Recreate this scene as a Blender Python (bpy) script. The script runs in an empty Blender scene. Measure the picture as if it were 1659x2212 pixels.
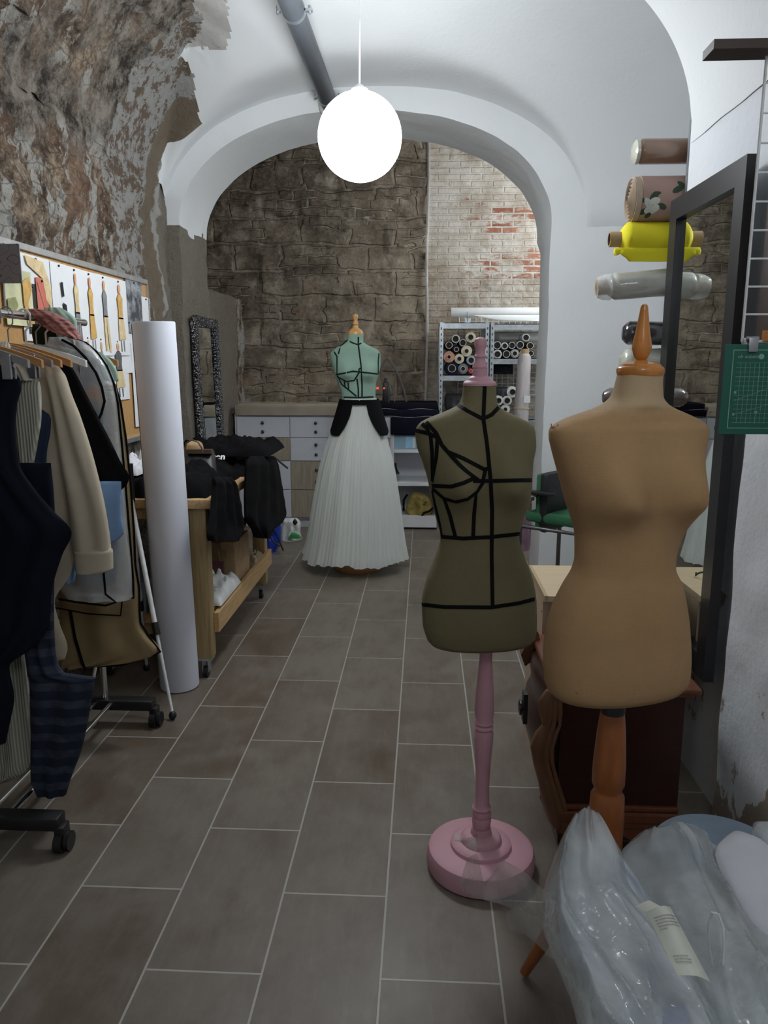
import bpy, bmesh, math, random
from mathutils import Vector, noise, Matrix
from mathutils.bvhtree import BVHTree
random.seed(7)
PI = math.pi
scene = bpy.context.scene
COL = scene.collection
# ---------------------------------------------------------------- camera
FPX = 1660.0
TH = math.atan(323/1660); PS = math.atan(88.5/1660*math.cos(TH))
CAM = Vector((0, 0, 1.5))
cd = bpy.data.cameras.new('camera'); co = bpy.data.objects.new('camera', cd); COL.objects.link(co)
co.location = CAM; co.rotation_euler = (PI/2-TH, 0, PS)
cd.sensor_fit = 'VERTICAL'; cd.sensor_height = 36; cd.lens = 36*FPX/2212; cd.clip_start = .02; cd.clip_end = 60
scene.camera = co
# ---------------------------------------------------------------- light and exposure
scene.view_settings.view_transform = 'Standard'; scene.view_settings.look = 'None'
scene.view_settings.gamma = 1; scene.view_settings.use_curve_mapping = False
scene.view_settings.exposure = 0.0
W = bpy.data.worlds.new('world'); scene.world = W; W.use_nodes = True
W.node_tree.nodes['Background'].inputs[0].default_value = (.8, .88, 1, 1)
W.node_tree.nodes['Background'].inputs[1].default_value = .06
GLOBE = 48.0        # radiance of the pendant in view
GLOBE_BACK = 44.0   # unseen pendant added in the rear vault to match its shading
GLOBE_NEAR = 13.0    # unseen pendant added near the camera to match the shading there
# ---------------------------------------------------------------- rays of the photo (used to read real positions)
Fv = Vector((-math.sin(PS)*math.cos(TH), math.cos(PS)*math.cos(TH), -math.sin(TH)))
Rv = Vector((math.cos(PS), math.sin(PS), 0)); Uv = Rv.cross(Fv)
def ray(x, y): return (Fv+Rv*((x-829.5)/FPX)-Uv*((y-1106)/FPX))
def onY(x, y, d): r = ray(x, y); return CAM+r*(d/r.y)
def onX(x, y, v): r = ray(x, y); return CAM+r*(v/r.x)
def onZ(x, y, v): r = ray(x, y); return CAM+r*((v-1.5)/r.z)
# ---------------------------------------------------------------- materials
MATS = {}
class NT:
    def __init__(s, name):
        s.m = bpy.data.materials.new(name); s.m.use_nodes = True; s.t = s.m.node_tree; s.n = s.t.nodes; s.l = s.t.links
        s.b = s.n['Principled BSDF']; s.out = s.n['Material Output']
        tc = s.n.new('ShaderNodeTexCoord'); s.co = tc.outputs['Object']
        g = s.n.new('ShaderNodeNewGeometry'); s.pos = g.outputs['Position']
    def put(s, sock, v):
        if hasattr(v, 'is_linked') or hasattr(v, 'links'): s.l.new(v, sock)
        else: sock.default_value = v
    def noise(s, scale, detail=4, rough=.55, vec=None, dist=0, ms=None):
        n = s.n.new('ShaderNodeTexNoise'); n.inputs['Scale'].default_value = scale; n.inputs['Detail'].default_value = detail
        n.inputs['Roughness'].default_value = rough; n.inputs['Distortion'].default_value = dist
        v = vec or s.co
        if ms: v = s.map(v, scale=ms)
        s.l.new(v, n.inputs['Vector']); return n.outputs['Fac']
    def map(s, v, loc=(0, 0, 0), rot=(0, 0, 0), scale=(1, 1, 1)):
        n = s.n.new('ShaderNodeMapping'); s.l.new(v, n.inputs['Vector'])
        n.inputs['Location'].default_value = loc; n.inputs['Rotation'].default_value = rot; n.inputs['Scale'].default_value = scale
        return n.outputs[0]
    def voro(s, scale, vec=None, feat='F1', out='Distance'):
        n = s.n.new('ShaderNodeTexVoronoi'); n.feature = feat; n.inputs['Scale'].default_value = scale
        s.l.new(vec or s.co, n.inputs['Vector']); return n.outputs[out]
    def ramp(s, f, pts):
        n = s.n.new('ShaderNodeValToRGB'); s.l.new(f, n.inputs[0]); e = n.color_ramp.elements
        while len(e) < len(pts): e.new(.5)
        for i, (p, c) in enumerate(pts):
            e[i].position = p; e[i].color = (c, c, c, 1) if not isinstance(c, (tuple, list)) else (*c, 1)
        return n.outputs[0]
    def mix(s, f, a, b, mode='MIX'):
        n = s.n.new('ShaderNodeMix'); n.data_type = 'RGBA'; n.blend_type = mode
        s.put(n.inputs[0], f)
        for i, v in ((6, a), (7, b)):
            s.put(n.inputs[i], (*v, 1) if isinstance(v, (tuple, list)) else v)
        return n.outputs[2]
    def math(s, op, a, b=0, clamp=False):
        n = s.n.new('ShaderNodeMath'); n.operation = op; n.use_clamp = clamp; s.put(n.inputs[0], a); s.put(n.inputs[1], b); return n.outputs[0]
    def sep(s, v):
        n = s.n.new('ShaderNodeSeparateXYZ'); s.l.new(v, n.inputs[0]); return n.outputs
    def comb(s, x, y, z=0):
        n = s.n.new('ShaderNodeCombineXYZ'); s.put(n.inputs[0], x); s.put(n.inputs[1], y); s.put(n.inputs[2], z); return n.outputs[0]
    def bump(s, h, strength=.3, dist=.01, prev=None):
        n = s.n.new('ShaderNodeBump'); n.inputs['Strength'].default_value = strength; n.inputs['Distance'].default_value = dist
        s.l.new(h, n.inputs['Height'])
        if prev: s.l.new(prev, n.inputs['Normal'])
        s.l.new(n.outputs[0], s.b.inputs['Normal']); return n.outputs[0]
    def fin(s, col=None, rough=None, metal=None, **k):
        if col is not None: s.put(s.b.inputs['Base Color'], (*col, 1) if isinstance(col, (tuple, list)) else col)
        if rough is not None: s.put(s.b.inputs['Roughness'], rough)
        if metal is not None: s.b.inputs['Metallic'].default_value = metal
        for a, v in k.items(): s.b.inputs[a.replace('_', ' ')].default_value = v
        return s.m
def mat(name, col, rough=.6, metal=0, var=.15, ns=12, bs=0, bd=.002, bscale=200, ms=None, **k):
    if name in MATS: return MATS[name]
    t = NT(name); n = t.noise(ns, 5, .6, ms=ms)
    lo = tuple(c*(1-var) for c in col); hi = tuple(min(1, c*(1+var)) for c in col)
    c = t.mix(t.ramp(n, [(.3, 0.), (.7, 1.)]), lo, hi)
    if bs: t.bump(t.noise(bscale, 3, .6), bs, bd)
    MATS[name] = t.fin(c, rough, metal, **k); return MATS[name]
def cloth(name, col, var=.12, rough=.9, weave=500, bs=.25): return mat(name, col, rough, 0, var, 6, bs, .001, weave, Specular_IOR_Level=.12 if max(col) < .05 else .3)
def wood(name, col, var=.3, rough=.45, ms=(3, 30, 30), ns=3): return mat(name, col, rough, 0, var, ns, .15, .001, 60, ms=ms)
# ---------------------------------------------------------------- mesh helpers
def link(name, me, m, parent=None, smooth=False):
    o = bpy.data.objects.new(name, me); COL.objects.link(o)
    for mm in (m if isinstance(m, (list, tuple)) else [m]): me.materials.append(mm)
    if smooth:
        for p in me.polygons: p.use_smooth = True
    if parent is not None: o.parent = parent
    return o
def meta(o, label=None, cat=None, group=None, kind=None):
    if label: o['label'] = label
    if cat: o['category'] = cat
    if group: o['group'] = group
    if kind: o['kind'] = kind
    return o
def empty(name, loc, label, cat, group=None, rz=0):
    o = bpy.data.objects.new(name, None); COL.objects.link(o); o.location = loc; o.rotation_euler = (0, 0, rz); o.empty_display_size = .1
    return meta(o, label, cat, group)
def dup(root, loc=None, label=None, group=None, rz=None):
    r = root.copy(); COL.objects.link(r)
    if loc is not None: r.location = loc
    if rz is not None: r.rotation_euler = (0, 0, rz)
    if label: r['label'] = label
    if group: r['group'] = group
    for ch in list(root.children):
        c = ch.copy(); COL.objects.link(c); c.parent = r
        for g in ch.children:
            d = g.copy(); COL.objects.link(d); d.parent = c
    return r
class MB:
    """collects pieces into one mesh, in world coordinates (subtracts the parent's place on build)"""
    def __init__(s): s.v = []; s.f = []; s.mi = []
    def add(s, vs, fs, mi=0):
        k = len(s.v); s.v += [Vector(v) for v in vs]; s.f += [[i+k for i in f] for f in fs]; s.mi += [mi]*len(fs); return s
    def box(s, a, b, mi=0, rot=None, bev=0):
        a = Vector(a); b = Vector(b); c = (a+b)/2
        if bev:
            bm = bmesh.new(); bmesh.ops.create_cube(bm, size=1)
            for v in bm.verts: v.co = Vector((v.co.x*abs(b.x-a.x), v.co.y*abs(b.y-a.y), v.co.z*abs(b.z-a.z)))
            bmesh.ops.bevel(bm, geom=bm.edges[:], offset=bev, segments=2, affect='EDGES', profile=.5)
            vs = [v.co.copy() for v in bm.verts]; fs = [[v.index for v in f.verts] for f in bm.faces]; bm.free()
        else:
            h = (b-a)/2
            vs = [Vector((x*h.x, y*h.y, z*h.z)) for x in (-1, 1) for y in (-1, 1) for z in (-1, 1)]
            fs = [[0, 1, 3, 2], [4, 6, 7, 5], [0, 4, 5, 1], [2, 3, 7, 6], [0, 2, 6, 4], [1, 5, 7, 3]]
        if rot: vs = [rot @ v for v in vs]
        return s.add([v+c for v in vs], fs, mi)
    def lathe(s, prof, loc=(0, 0, 0), axis=(0, 0, 1), seg=32, mi=0, cap=True):
        q = Vector((0, 0, 1)).rotation_difference(Vector(axis).normalized()); loc = Vector(loc)
        vs = []; n = len(prof)
        for r, z in prof:
            for i in range(seg):
                a = 2*PI*i/seg; vs.append(q @ Vector((r*math.cos(a), r*math.sin(a), z))+loc)
        fs = [[j*seg+i, j*seg+(i+1) % seg, (j+1)*seg+(i+1) % seg, (j+1)*seg+i] for j in range(n-1) for i in range(seg)]
        if cap: fs += [list(range(seg))[::-1], [(n-1)*seg+i for i in range(seg)]]
        return s.add(vs, fs, mi)
    def cyl(s, a, b, r, seg=16, r2=None, mi=0):
        a = Vector(a); b = Vector(b); return s.lathe([(r, 0), (r if r2 is None else r2, (b-a).length)], a, b-a, seg, mi)
    def tube(s, pts, r, seg=8, mi=0, closed=False):
        pts = [Vector(p) for p in pts]; n = len(pts); vs = []; up = None
        for i, p in enumerate(pts):
            if closed: t = pts[(i+1) % n]-pts[i-1]
            else: t = pts[min(i+1, n-1)]-pts[max(i-1, 0)]
            t.normalize()
            if up is None: up = t.orthogonal().normalized()
            up = (up-t*up.dot(t)).normalized(); w = t.cross(up)
            rr = r[i] if isinstance(r, (list, tuple)) else r
            for k in range(seg):
                a = 2*PI*k/seg; vs.append(p+(up*math.cos(a)+w*math.sin(a))*rr)
        fs = [[i*seg+k, i*seg+(k+1) % seg, ((i+1) % n)*seg+(k+1) % seg, ((i+1) % n)*seg+k] for i in range(n if closed else n-1) for k in range(seg)]
        if not closed: fs += [list(range(seg))[::-1], [(n-1)*seg+k for k in range(seg)]]
        return s.add(vs, fs, mi)
    def sphere(s, c, r, seg=24, rings=14, sc=(1, 1, 1), mi=0):
        vs = []; c = Vector(c)
        for j in range(rings+1):
            a = PI*j/rings
            for i in range(seg):
                b = 2*PI*i/seg; vs.append(c+Vector((r*sc[0]*math.sin(a)*math.cos(b), r*sc[1]*math.sin(a)*math.sin(b), -r*sc[2]*math.cos(a))))
        fs = [[j*seg+i, j*seg+(i+1) % seg, (j+1)*seg+(i+1) % seg, (j+1)*seg+i] for j in range(rings) for i in range(seg)]
        return s.add(vs, fs, mi)
    def prism(s, poly, vec, mi=0):
        n = len(poly); vec = Vector(vec); vs = [Vector(p) for p in poly]+[Vector(p)+vec for p in poly]
        fs = [list(range(n))[::-1], list(range(n, 2*n))]+[[i, (i+1) % n, n+(i+1) % n, n+i] for i in range(n)]
        return s.add(vs, fs, mi)
    def build(s, name, m, parent=None, smooth=False, angle=None):
        off = Vector((0, 0, 0)); p = parent; R = Matrix.Identity(4)
        if p is not None:
            chain = []
            while p is not None: chain.append(p); p = p.parent
            for q in reversed(chain): R = R @ (Matrix.Translation(q.location) @ q.rotation_euler.to_matrix().to_4x4())
            R = R.inverted()
        me = bpy.data.meshes.new(name); me.from_pydata([tuple(R @ v) for v in s.v], [], s.f)
        me.validate(clean_customdata=False)
        o = link(name, me, m, parent)
        if len(me.polygons) == len(s.mi):
            for pp, k in zip(me.polygons, s.mi): pp.material_index = k
        bm = bmesh.new(); bm.from_mesh(me); bmesh.ops.remove_doubles(bm, verts=bm.verts, dist=1e-6)
        bmesh.ops.recalc_face_normals(bm, faces=bm.faces); bm.to_mesh(me); bm.free()
        if smooth:
            for pp in me.polygons: pp.use_smooth = True
            me.set_sharp_from_angle(angle=math.radians(angle or 40))
        return o
def lerp(a, b, t): return a+(b-a)*t
def rowsamp(rows, n):
    """smooth (monotone-ish) resample of [(t, a, b, ...)]"""
    out = []; t0 = rows[0][0]; t1 = rows[-1][0]; k = len(rows); m = len(rows[0])
    def tang(i, c):
        if i == 0 or i == k-1:
            j = 0 if i == 0 else k-2
            return (rows[j+1][c]-rows[j][c])/(rows[j+1][0]-rows[j][0])
        a = (rows[i][c]-rows[i-1][c])/(rows[i][0]-rows[i-1][0]); b = (rows[i+1][c]-rows[i][c])/(rows[i+1][0]-rows[i][0])
        return 0 if a*b <= 0 else 2*a*b/(a+b)
    for q in range(n+1):
        t = lerp(t0, t1, q/n); i = 0
        while i < k-2 and rows[i+1][0] < t: i += 1
        h = rows[i+1][0]-rows[i][0]; u = (t-rows[i][0])/h; r = [t]
        for c in range(1, m):
            p0, p1, m0, m1 = rows[i][c], rows[i+1][c], tang(i, c)*h, tang(i+1, c)*h
            r.append((2*u**3-3*u**2+1)*p0+(u**3-2*u**2+u)*m0+(-2*u**3+3*u**2)*p1+(u**3-u**2)*m1)
        out.append(r)
    return out
def slab(rows, d, thick, folds=0, amp=.008, nu=28, nv=None, place=None, nrm=Vector((0, -1, 0)), seed=0, slant=0, smoothrows=True, crumple=0, mb=None, puff=.5, hem=True, ridge=0):
    """a stuffed / hanging cloth body: rows of (y, xl, xr[, d]) read off the photo on a real plane, given real depth with folds"""
    place = place or (lambda x, y, dd: onY(x, y, dd))
    if smoothrows: rs = rowsamp([r if len(r) > 3 else (*r, d) for r in rows], nv or max(20, int((rows[-1][0]-rows[0][0])/10)))
    else: rs = [r if len(r) > 3 else (*r, d) for r in rows]
    vs = []; N = len(rs); nrm = Vector(nrm).normalized()
    for j, (y, xl, xr, dd) in enumerate(rs):
        e = min(1, (j+.3)/2.5, 9 if hem else (N-1-j+.6)/2.0)
        for side in (0, 1):
            for i in range(nu):
                u = (i if side == 0 else nu-i)/nu
                p = place(lerp(xl, xr, u), y, dd)
                b = math.sqrt(max(0, 1-(2*u-1)**2))**(1.4*puff)
                f = folds and amp*math.sin(u*folds*2*PI+seed+.9*math.sin(j*.13+seed)+slant*j)*min(1, .25+j/12)
                c = 0
                if crumple:
                    q = p*9+Vector((seed, seed*2, 0)); c = crumple*(noise.noise(q)+.5*noise.noise(q*2.7)+abs(noise.noise(q*1.3)))
                if ridge:
                    for k_, (fr_, am_) in enumerate(((2.2, 1), (4.6, .42))):
                        n_ = noise.noise(Vector((u*fr_*.9+seed*3+.7*noise.noise(Vector((j/N*2.2, seed+u, k_))), j/N*fr_*.30+u*.5, seed+k_)))
                        c += ridge*am_*(1-min(1, abs(n_)*2.6))**2.6
                off = (thick*b*e/2+f*b+c*b) if side == 0 else (-thick*b*e/2+f*b*.5)
                vs.append(p+nrm*off)
    w = 2*nu
    fs = [[j*w+i, j*w+(i+1) % w, (j+1)*w+(i+1) % w, (j+1)*w+i] for j in range(N-1) for i in range(w)]
    fs += [list(range(w))[::-1], [(N-1)*w+i for i in range(w)]]
    mb = mb or MB(); return mb.add(vs, fs)
def ribbon(pts, nr, width, t=.0015):
    """a flat tape following points with normals"""
    vs = []; n = len(pts)
    for i, p in enumerate(pts):
        tg = (pts[min(i+1, n-1)]-pts[max(i-1, 0)]).normalized(); s = tg.cross(nr[i]).normalized()*width/2
        vs += [p-s+nr[i]*.0003, p-s+nr[i]*t, p+s+nr[i]*t, p+s+nr[i]*.0003]
    fs = [[i*4+k, i*4+(k+1) % 4, i*4+4+(k+1) % 4, i*4+4+k] for i in range(n-1) for k in range(4)]+[[3, 2, 1, 0], [(n-1)*4+k for k in range(4)]]
    return MB().add(vs, fs)
def densify(path, step=8):
    out = []
    for (a, b), (c, d) in zip(path[:-1], path[1:]):
        n = max(1, int(math.hypot(c-a, d-b)/step))
        out += [(lerp(a, c, i/n), lerp(b, d, i/n)) for i in range(n)]
    return out+[path[-1]]
def tape_on(bvh, path, width, m, parent, name='style_tape', label=None):
    P = []; Nn = []
    for x, y in densify(path, 5):
        h = bvh.ray_cast(CAM, ray(x, y).normalized())
        if h[0] is None: continue
        n = h[1]
        if n.dot(ray(x, y)) > 0: n = -n
        P.append(h[0]); Nn.append(n)
    if len(P) < 2: return None
    Nn = [sum((Nn[j] for j in range(max(0, i-2), min(len(P), i+3))), Vector()).normalized() for i in range(len(P))]
    o = ribbon(P, Nn, width).build(name, m, parent)
    return o
def grid_mesh(fn, nu, nv, keep=None):
    vs = [fn(i/nu, j/nv) for j in range(nv+1) for i in range(nu+1)]; w = nu+1
    fs = []
    for j in range(nv):
        for i in range(nu):
            if keep is None or keep((i+.5)/nu, (j+.5)/nv): fs.append([j*w+i, j*w+i+1, (j+1)*w+i+1, (j+1)*w+i])
    return MB().add(vs, fs)
def fbm(p, o=5):
    s = 0; a = 1
    for i in range(o): s += a*noise.noise(p); p = p*2.03; a *= .5
    return s

# ================================================================ SETTING
# ---- floor
t = NT('stoneware_tile')
sx, sy, sz = t.sep(t.pos)
uv = t.comb(t.math('ADD', sy, .154), t.math('ADD', sx, .392))
def brick(t, vec, bw, rh, mort, off=.5, smooth=.1, c1=(0, 0, 0), c2=(1, 1, 1)):
    b = t.n.new('ShaderNodeTexBrick'); t.l.new(vec, b.inputs['Vector']); b.inputs['Scale'].default_value = 1
    b.inputs['Brick Width'].default_value = bw; b.inputs['Row Height'].default_value = rh
    b.inputs['Mortar Size'].default_value = mort; b.inputs['Mortar Smooth'].default_value = smooth; b.offset = off
    b.inputs['Color1'].default_value = (*c1, 1); b.inputs['Color2'].default_value = (*c2, 1); b.inputs['Mortar'].default_value = (.5, .5, .5, 1)
    return b
br = brick(t, uv, .6, .297, .0035, smooth=.3)
base = t.mix(t.sep(br.outputs['Color'])[0], (.118, .086, .060), (.198, .172, .142))
n1 = t.ramp(t.noise(3.2, 6, .65, vec=t.pos, dist=.6), [(.35, 0.), (.68, 1.)])
base = t.mix(t.math('MULTIPLY', n1, .75), base, (.215, .187, .155))
n2 = t.ramp(t.noise(5, 7, .7, vec=t.pos, ms=(1.6, .9, 1)), [(.45, 0.), (.72, 1.)])
base = t.mix(t.math('MULTIPLY', n2, .5), base, (.085, .050, .030))
n3 = t.ramp(t.noise(9, 6, .7, vec=t.map(t.pos, rot=(0, 0, .3), scale=(4, .6, 1))), [(.5, 0.), (.75, 1.)])
base = t.mix(t.math('MULTIPLY', n3, .25), base, (.28, .26, .23))
base = t.mix(br.outputs['Fac'], base, (.40, .385, .345))
h = t.math('SUBTRACT', t.math('MULTIPLY', t.noise(120, 4, vec=t.pos), .15), br.outputs['Fac'])
t.bump(h, .35, .002)
MAT_FLOOR = t.fin(base, t.mix(n1, (.38, .38, .38), (.55, .55, .55)))
meta(MB().box((-2.6, -1.6, -.06), (2.8, 7.7, 0)).build('floor', MAT_FLOOR), kind='structure')

# ---- rough stone / plaster of the left wall and the near vault
t = NT('ruined_plaster_and_stone')
P = t.pos; px, py, pz = t.sep(P)
Pw = t.map(P, rot=(.6, 0, 0))
big = t.noise(1.6, 6, .62, vec=P); mid = t.noise(7, 9, .72, vec=P, dist=.15); fine = t.noise(26, 9, .75, vec=P)
dg = t.noise(4.2, 10, .76, vec=t.map(P, rot=(.6, 0, 0), scale=(1, 1.5, .7)), dist=.12)
stone = t.mix(t.ramp(mid, [(.36, 0.), (.60, 1.)]), (.10, .062, .038), (.70, .54, .385))
stone = t.mix(t.ramp(fine, [(.42, 0.), (.56, 1.)]), t.mix(1., stone, (.42, .36, .32), 'MULTIPLY'), stone)
stone = t.mix(t.math('MULTIPLY', t.ramp(t.noise(2.3, 5, vec=P), [(.52, 0.), (.6, 1.)]), .55), stone, (.34, .185, .11))
pl = t.mix(t.ramp(fine, [(.3, 0.), (.6, 1.)]), (.52, .49, .43), (.78, .76, .71))
col = t.mix(t.ramp(dg, [(.515, 0.), (.535, 1.)]), stone, pl)
vc = t.voro(9, vec=t.map(P, rot=(.4, 0, 0), scale=(1, .8, 1.3)), feat='DISTANCE_TO_EDGE')
col = t.mix(t.math('MULTIPLY', t.ramp(t.math('ADD', vc, t.math('MULTIPLY', fine, .12)), [(.07, 1.), (.11, 0.)]), .55), col, (.10, .08, .065))
# dark seam high on the wall
hi = t.ramp(t.math('ADD', pz, t.math('MULTIPLY', big, .9)), [(0, 0.), (1, 1.)])
hgt = t.math('ADD', pz, t.math('MULTIPLY', t.math('SUBTRACT', big, .5), 1.6))
hmask = t.math('SMOOTH_MAX', 0, 0)
hm = t.n.new('ShaderNodeMapRange'); t.l.new(hgt, hm.inputs[0]); hm.inputs[1].default_value = 2.55; hm.inputs[2].default_value = 2.75
dark = t.mix(t.ramp(t.noise(9, 10, .78, vec=P), [(.42, 0.), (.60, 1.)]), (.055, .043, .032), (.56, .49, .41))
col = t.mix(t.math('MULTIPLY', hm.outputs[0], t.ramp(t.noise(1.9, 4, vec=P), [(.36, 0.), (.5, 1.)])), col, dark)
# flaking plaster pilaster next to the board, brown strip, pale strip (bands along the wall)
yw = t.math('ADD', py, t.math('MULTIPLY', t.math('SUBTRACT', t.noise(5, 6, .7, vec=P), .5), .22))
yw = t.math('ADD', yw, t.math('MULTIPLY', t.math('SUBTRACT', pz, 2.0), -.10))
def band(a, b, e=.02):
    m1 = t.n.new('ShaderNodeMapRange'); t.l.new(yw, m1.inputs[0]); m1.inputs[1].default_value = a; m1.inputs[2].default_value = a+e
    m2 = t.n.new('ShaderNodeMapRange'); t.l.new(yw, m2.inputs[0]); m2.inputs[1].default_value = b; m2.inputs[2].default_value = b+e
    return t.math('SUBTRACT', m1.outputs[0], m2.outputs[0])
flake = t.mix(t.ramp(t.noise(9, 10, .8, vec=P), [(.50, 0.), (.53, 1.)]), t.mix(fine, (.5, .49, .46), (.72, .71, .68)), (.25, .18, .13))
col = t.mix(band(4.12, 4.66), col, flake)
col = t.mix(band(4.66, 4.86), col, t.mix(mid, (.24, .18, .125), (.42, .34, .25)))
col = t.mix(band(4.86, 4.92), col, (.7, .69, .65))
col = t.mix(band(4.92, 7.2), col, t.mix(fine, (.30, .26, .21), (.47, .42, .35)))
bb = t.bump(t.math('ADD', t.math('MULTIPLY', mid, 1.3), t.math('ADD', t.math('MULTIPLY', fine, .9), dg)), 1.0, .05)
MAT_STONE = t.fin(col, .92)
# ---- white plaster
t = NT('white_plaster')
n = t.noise(1.3, 5, vec=t.pos); f = t.noise(35, 6, .65, vec=t.pos)
c = t.mix(n, (.70, .73, .75), (.80, .815, .82))
sp = t.ramp(t.noise(18, 5, .7, vec=t.pos), [(.72, 0.), (.76, 1.)])
c = t.mix(t.math('MULTIPLY', sp, .5), c, (.45, .42, .39))
t.bump(t.math('ADD', f, t.math('MULTIPLY', n, 2)), .25, .01)
MAT_WHITE = t.fin(c, .85)
# ---- wall plaster on the left/ceiling: same plaster greyed
t = NT('grey_patched_plaster')
n = t.noise(3, 6, vec=t.pos, dist=.5); f = t.noise(25, 7, .7, vec=t.pos)
c = t.mix(t.ramp(n, [(.35, 0.), (.65, 1.)]), (.36, .345, .325), (.62, .61, .59))
c = t.mix(t.ramp(f, [(.60, 0.), (.68, 1.)]), c, (.25, .22, .2))
t.bump(t.math('ADD', f, n), .5, .015)
MAT_GREYPL = t.fin(c, .88)

# left wall: displaced grid, three zones of material by real position
def stonedisp(p, k=1):
    q = Vector((p.x*.6, p.y*1.1, p.z*1.6))
    return k*(.055*fbm(q*1.6, 6)+.03*abs(fbm(p*4.5+Vector((3, 1, 7)), 4))+.014*noise.noise(p*14)+.010*noise.noise(p*28))
def leftx(y, z):
    return -1.66+stonedisp(Vector((0, y, z)))*min(1, max(0, (5.45-y)/.5))
zc = 3.4
mbL = grid_mesh(lambda u, v: Vector((leftx(lerp(1.0, 5.14, u), v*zc), lerp(1.0, 5.14, u), v*zc)), 230, 190)
wl = mbL.build('wall_left', [MAT_STONE, MAT_WHITE, MAT_GREYPL], smooth=True, angle=80); meta(wl, kind='structure')
for p in wl.data.polygons:
    c = p.center; e = .06*fbm(c*5, 4)
    edge = lerp(4.86, 5.2, (3.0-c.z)/.6)+e      # edge of the smooth new plaster
    if c.z > 2.48+e and c.y > edge: p.material_index = 1
meta(MB().box((-1.9, -1.6, 0), (-1.76, 1.01, 3.6)).box((-2.7, -1.7, 0), (2.8, -1.6, 3.6)).build('wall_rear', MAT_WHITE), kind='structure')

# ---- arch profile + arch wall
AX0, AX1, ASP, ARI = -1.58, .78, 2.33, .70
def arch_pts(x0=AX0, x1=AX1, sp=ASP, rise=ARI, n=90, pw=2.15):
    cx = (x0+x1)/2; hw = (x1-x0)/2; o = []
    for i in range(n+1):
        a = PI*(1-i/n); ca, sa = math.cos(a), math.sin(a)
        o.append((cx+hw*math.copysign(abs(ca)**(2/pw), ca), sp+rise*abs(sa)**(2/pw)))
    return o
YN, YF = 5.1, 5.72
def arch_wall():
    mb = MB(); pts = [(AX0, 0)]+arch_pts()+[(AX1, 0)]
    # subdivide jambs
    jl = [(AX0, ASP*i/70) for i in range(70)]; jr = [(AX1, ASP*(1-i/30)) for i in range(1, 31)]
    pts = jl+arch_pts()+jr
    n = len(pts); ny = 20; wob = lambda x, y, z: .012*noise.noise(Vector((x*3, y*3, z*3)))+.006*noise.noise(Vector((x*11, y*11, z*11)))
    vs = []; fs = []
    for j in range(ny+1):
        y = lerp(YN, YF, j/ny)
        for (x, z) in pts:
            w = wob(x, y, z)*(.45 if x > 0 else 1); vs.append((x+w*1.3+(.03*(j/ny-0) if x > 0 and z < ASP else 0), y+(w if j in (0, ny) else 0), z+w))
    for j in range(ny):
        for i in range(n-1): fs.append([j*n+i, j*n+i+1, (j+1)*n+i+1, (j+1)*n+i])
    mb.add(vs, fs)
    # near and far faces as strips outward to the outer outline
    outer = []
    for (x, z) in pts:
        if z < ASP-.001: outer.append((-2.7 if x < -.4 else 2.7, z))
        else:
            cx = (AX0+AX1)/2; a = math.atan2((z-ASP)+.0001, x-cx)
            if a < PI*.25: outer.append((2.7, lerp(ASP, 4.4, a/(PI*.25))))
            elif a < PI*.75: outer.append((lerp(2.7, -2.7, (a-PI*.25)/(PI*.5)), 4.4))
            else: outer.append((-2.7, lerp(4.4, ASP, (a-PI*.75)/(PI*.25))))
    for y0, j in ((YN, 0), (YF, ny)):
        vv = []; ff = []; m = 14
        for k in range(m+1):
            for i, (x, z) in enumerate(pts):
                if k == 0: vv.append(vs[j*n+i])
                else:
                    q = (k/m)**1.3; X = lerp(x, outer[i][0], q); Z = lerp(z, outer[i][1], q); vv.append((X, y0+wob(X, y0, Z), Z))
        for k in range(m):
            for i in range(n-1): ff.append([k*n+i, k*n+i+1, (k+1)*n+i+1, (k+1)*n+i])
        mb.add(vv, ff)
    o = mb.build('wall_arch', [MAT_WHITE, MAT_STONE, MAT_GREYPL], smooth=True, angle=50)
    for p in o.data.polygons:
        c = p.center
        if c.x < -1.45 and c.z < 2.36+.05*fbm(c*6, 3): p.material_index = 1
    return meta(o, kind='structure')
arch_wall()
# crumbled patch low on right-hand face of the arch
# ---- ceiling : groin vault height field
def Afn(x):
    u = abs((x+.345)/1.345); return 2.30+.86*max(0, 1-min(1, u)**2.25)**(1/2.25)
def Bfn(y):
    u = (y-3.9)/1.2
    if y < 3.9: u *= .85
    return 2.30+1.02*max(0, 1-min(1, abs(u))**2)**.5
XL0, XR0, YB, PY = -1.66, 1.66, -1.6, 3.2
def ceil(x, y):
    a = Afn(x) if x < 1.0 else 2.3
    b = Bfn(y) if y > 3.2 else 2.3
    k = 40; h = math.log(math.exp(k*(a-2))+math.exp(k*(b-2)))/k+2 - .0
    cove = 2.45+.9*max(0, (x+1.68)/.55)**.55
    h = min(h, cove) if x < -1.1 else h
    return h
NX, NY = 240, 330
def cpt(u, v):
    x = lerp(XL0, XR0, u); y = lerp(YB, 5.12, v)
    if 1.0 < x < 1.03: x = 1.0
    h = ceil(x, y); s = max(0, min(1, (-1.12-x)/.2))*max(0, min(1, (4.7-y)/.5))
    return Vector((x+s*.4*stonedisp(Vector((x, y, h))), y, h+s*1.4*stonedisp(Vector((x*2, y, h*.7)))+.004*noise.noise(Vector((x, y, 0))*5)))
cl = grid_mesh(cpt, NX, NY, keep=lambda u, v: not (lerp(XL0, XR0, u) > 1.02 and lerp(YB, 5.12, v) < PY)).build('ceiling', [MAT_WHITE, MAT_STONE, MAT_GREYPL], smooth=True, angle=60)
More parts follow.
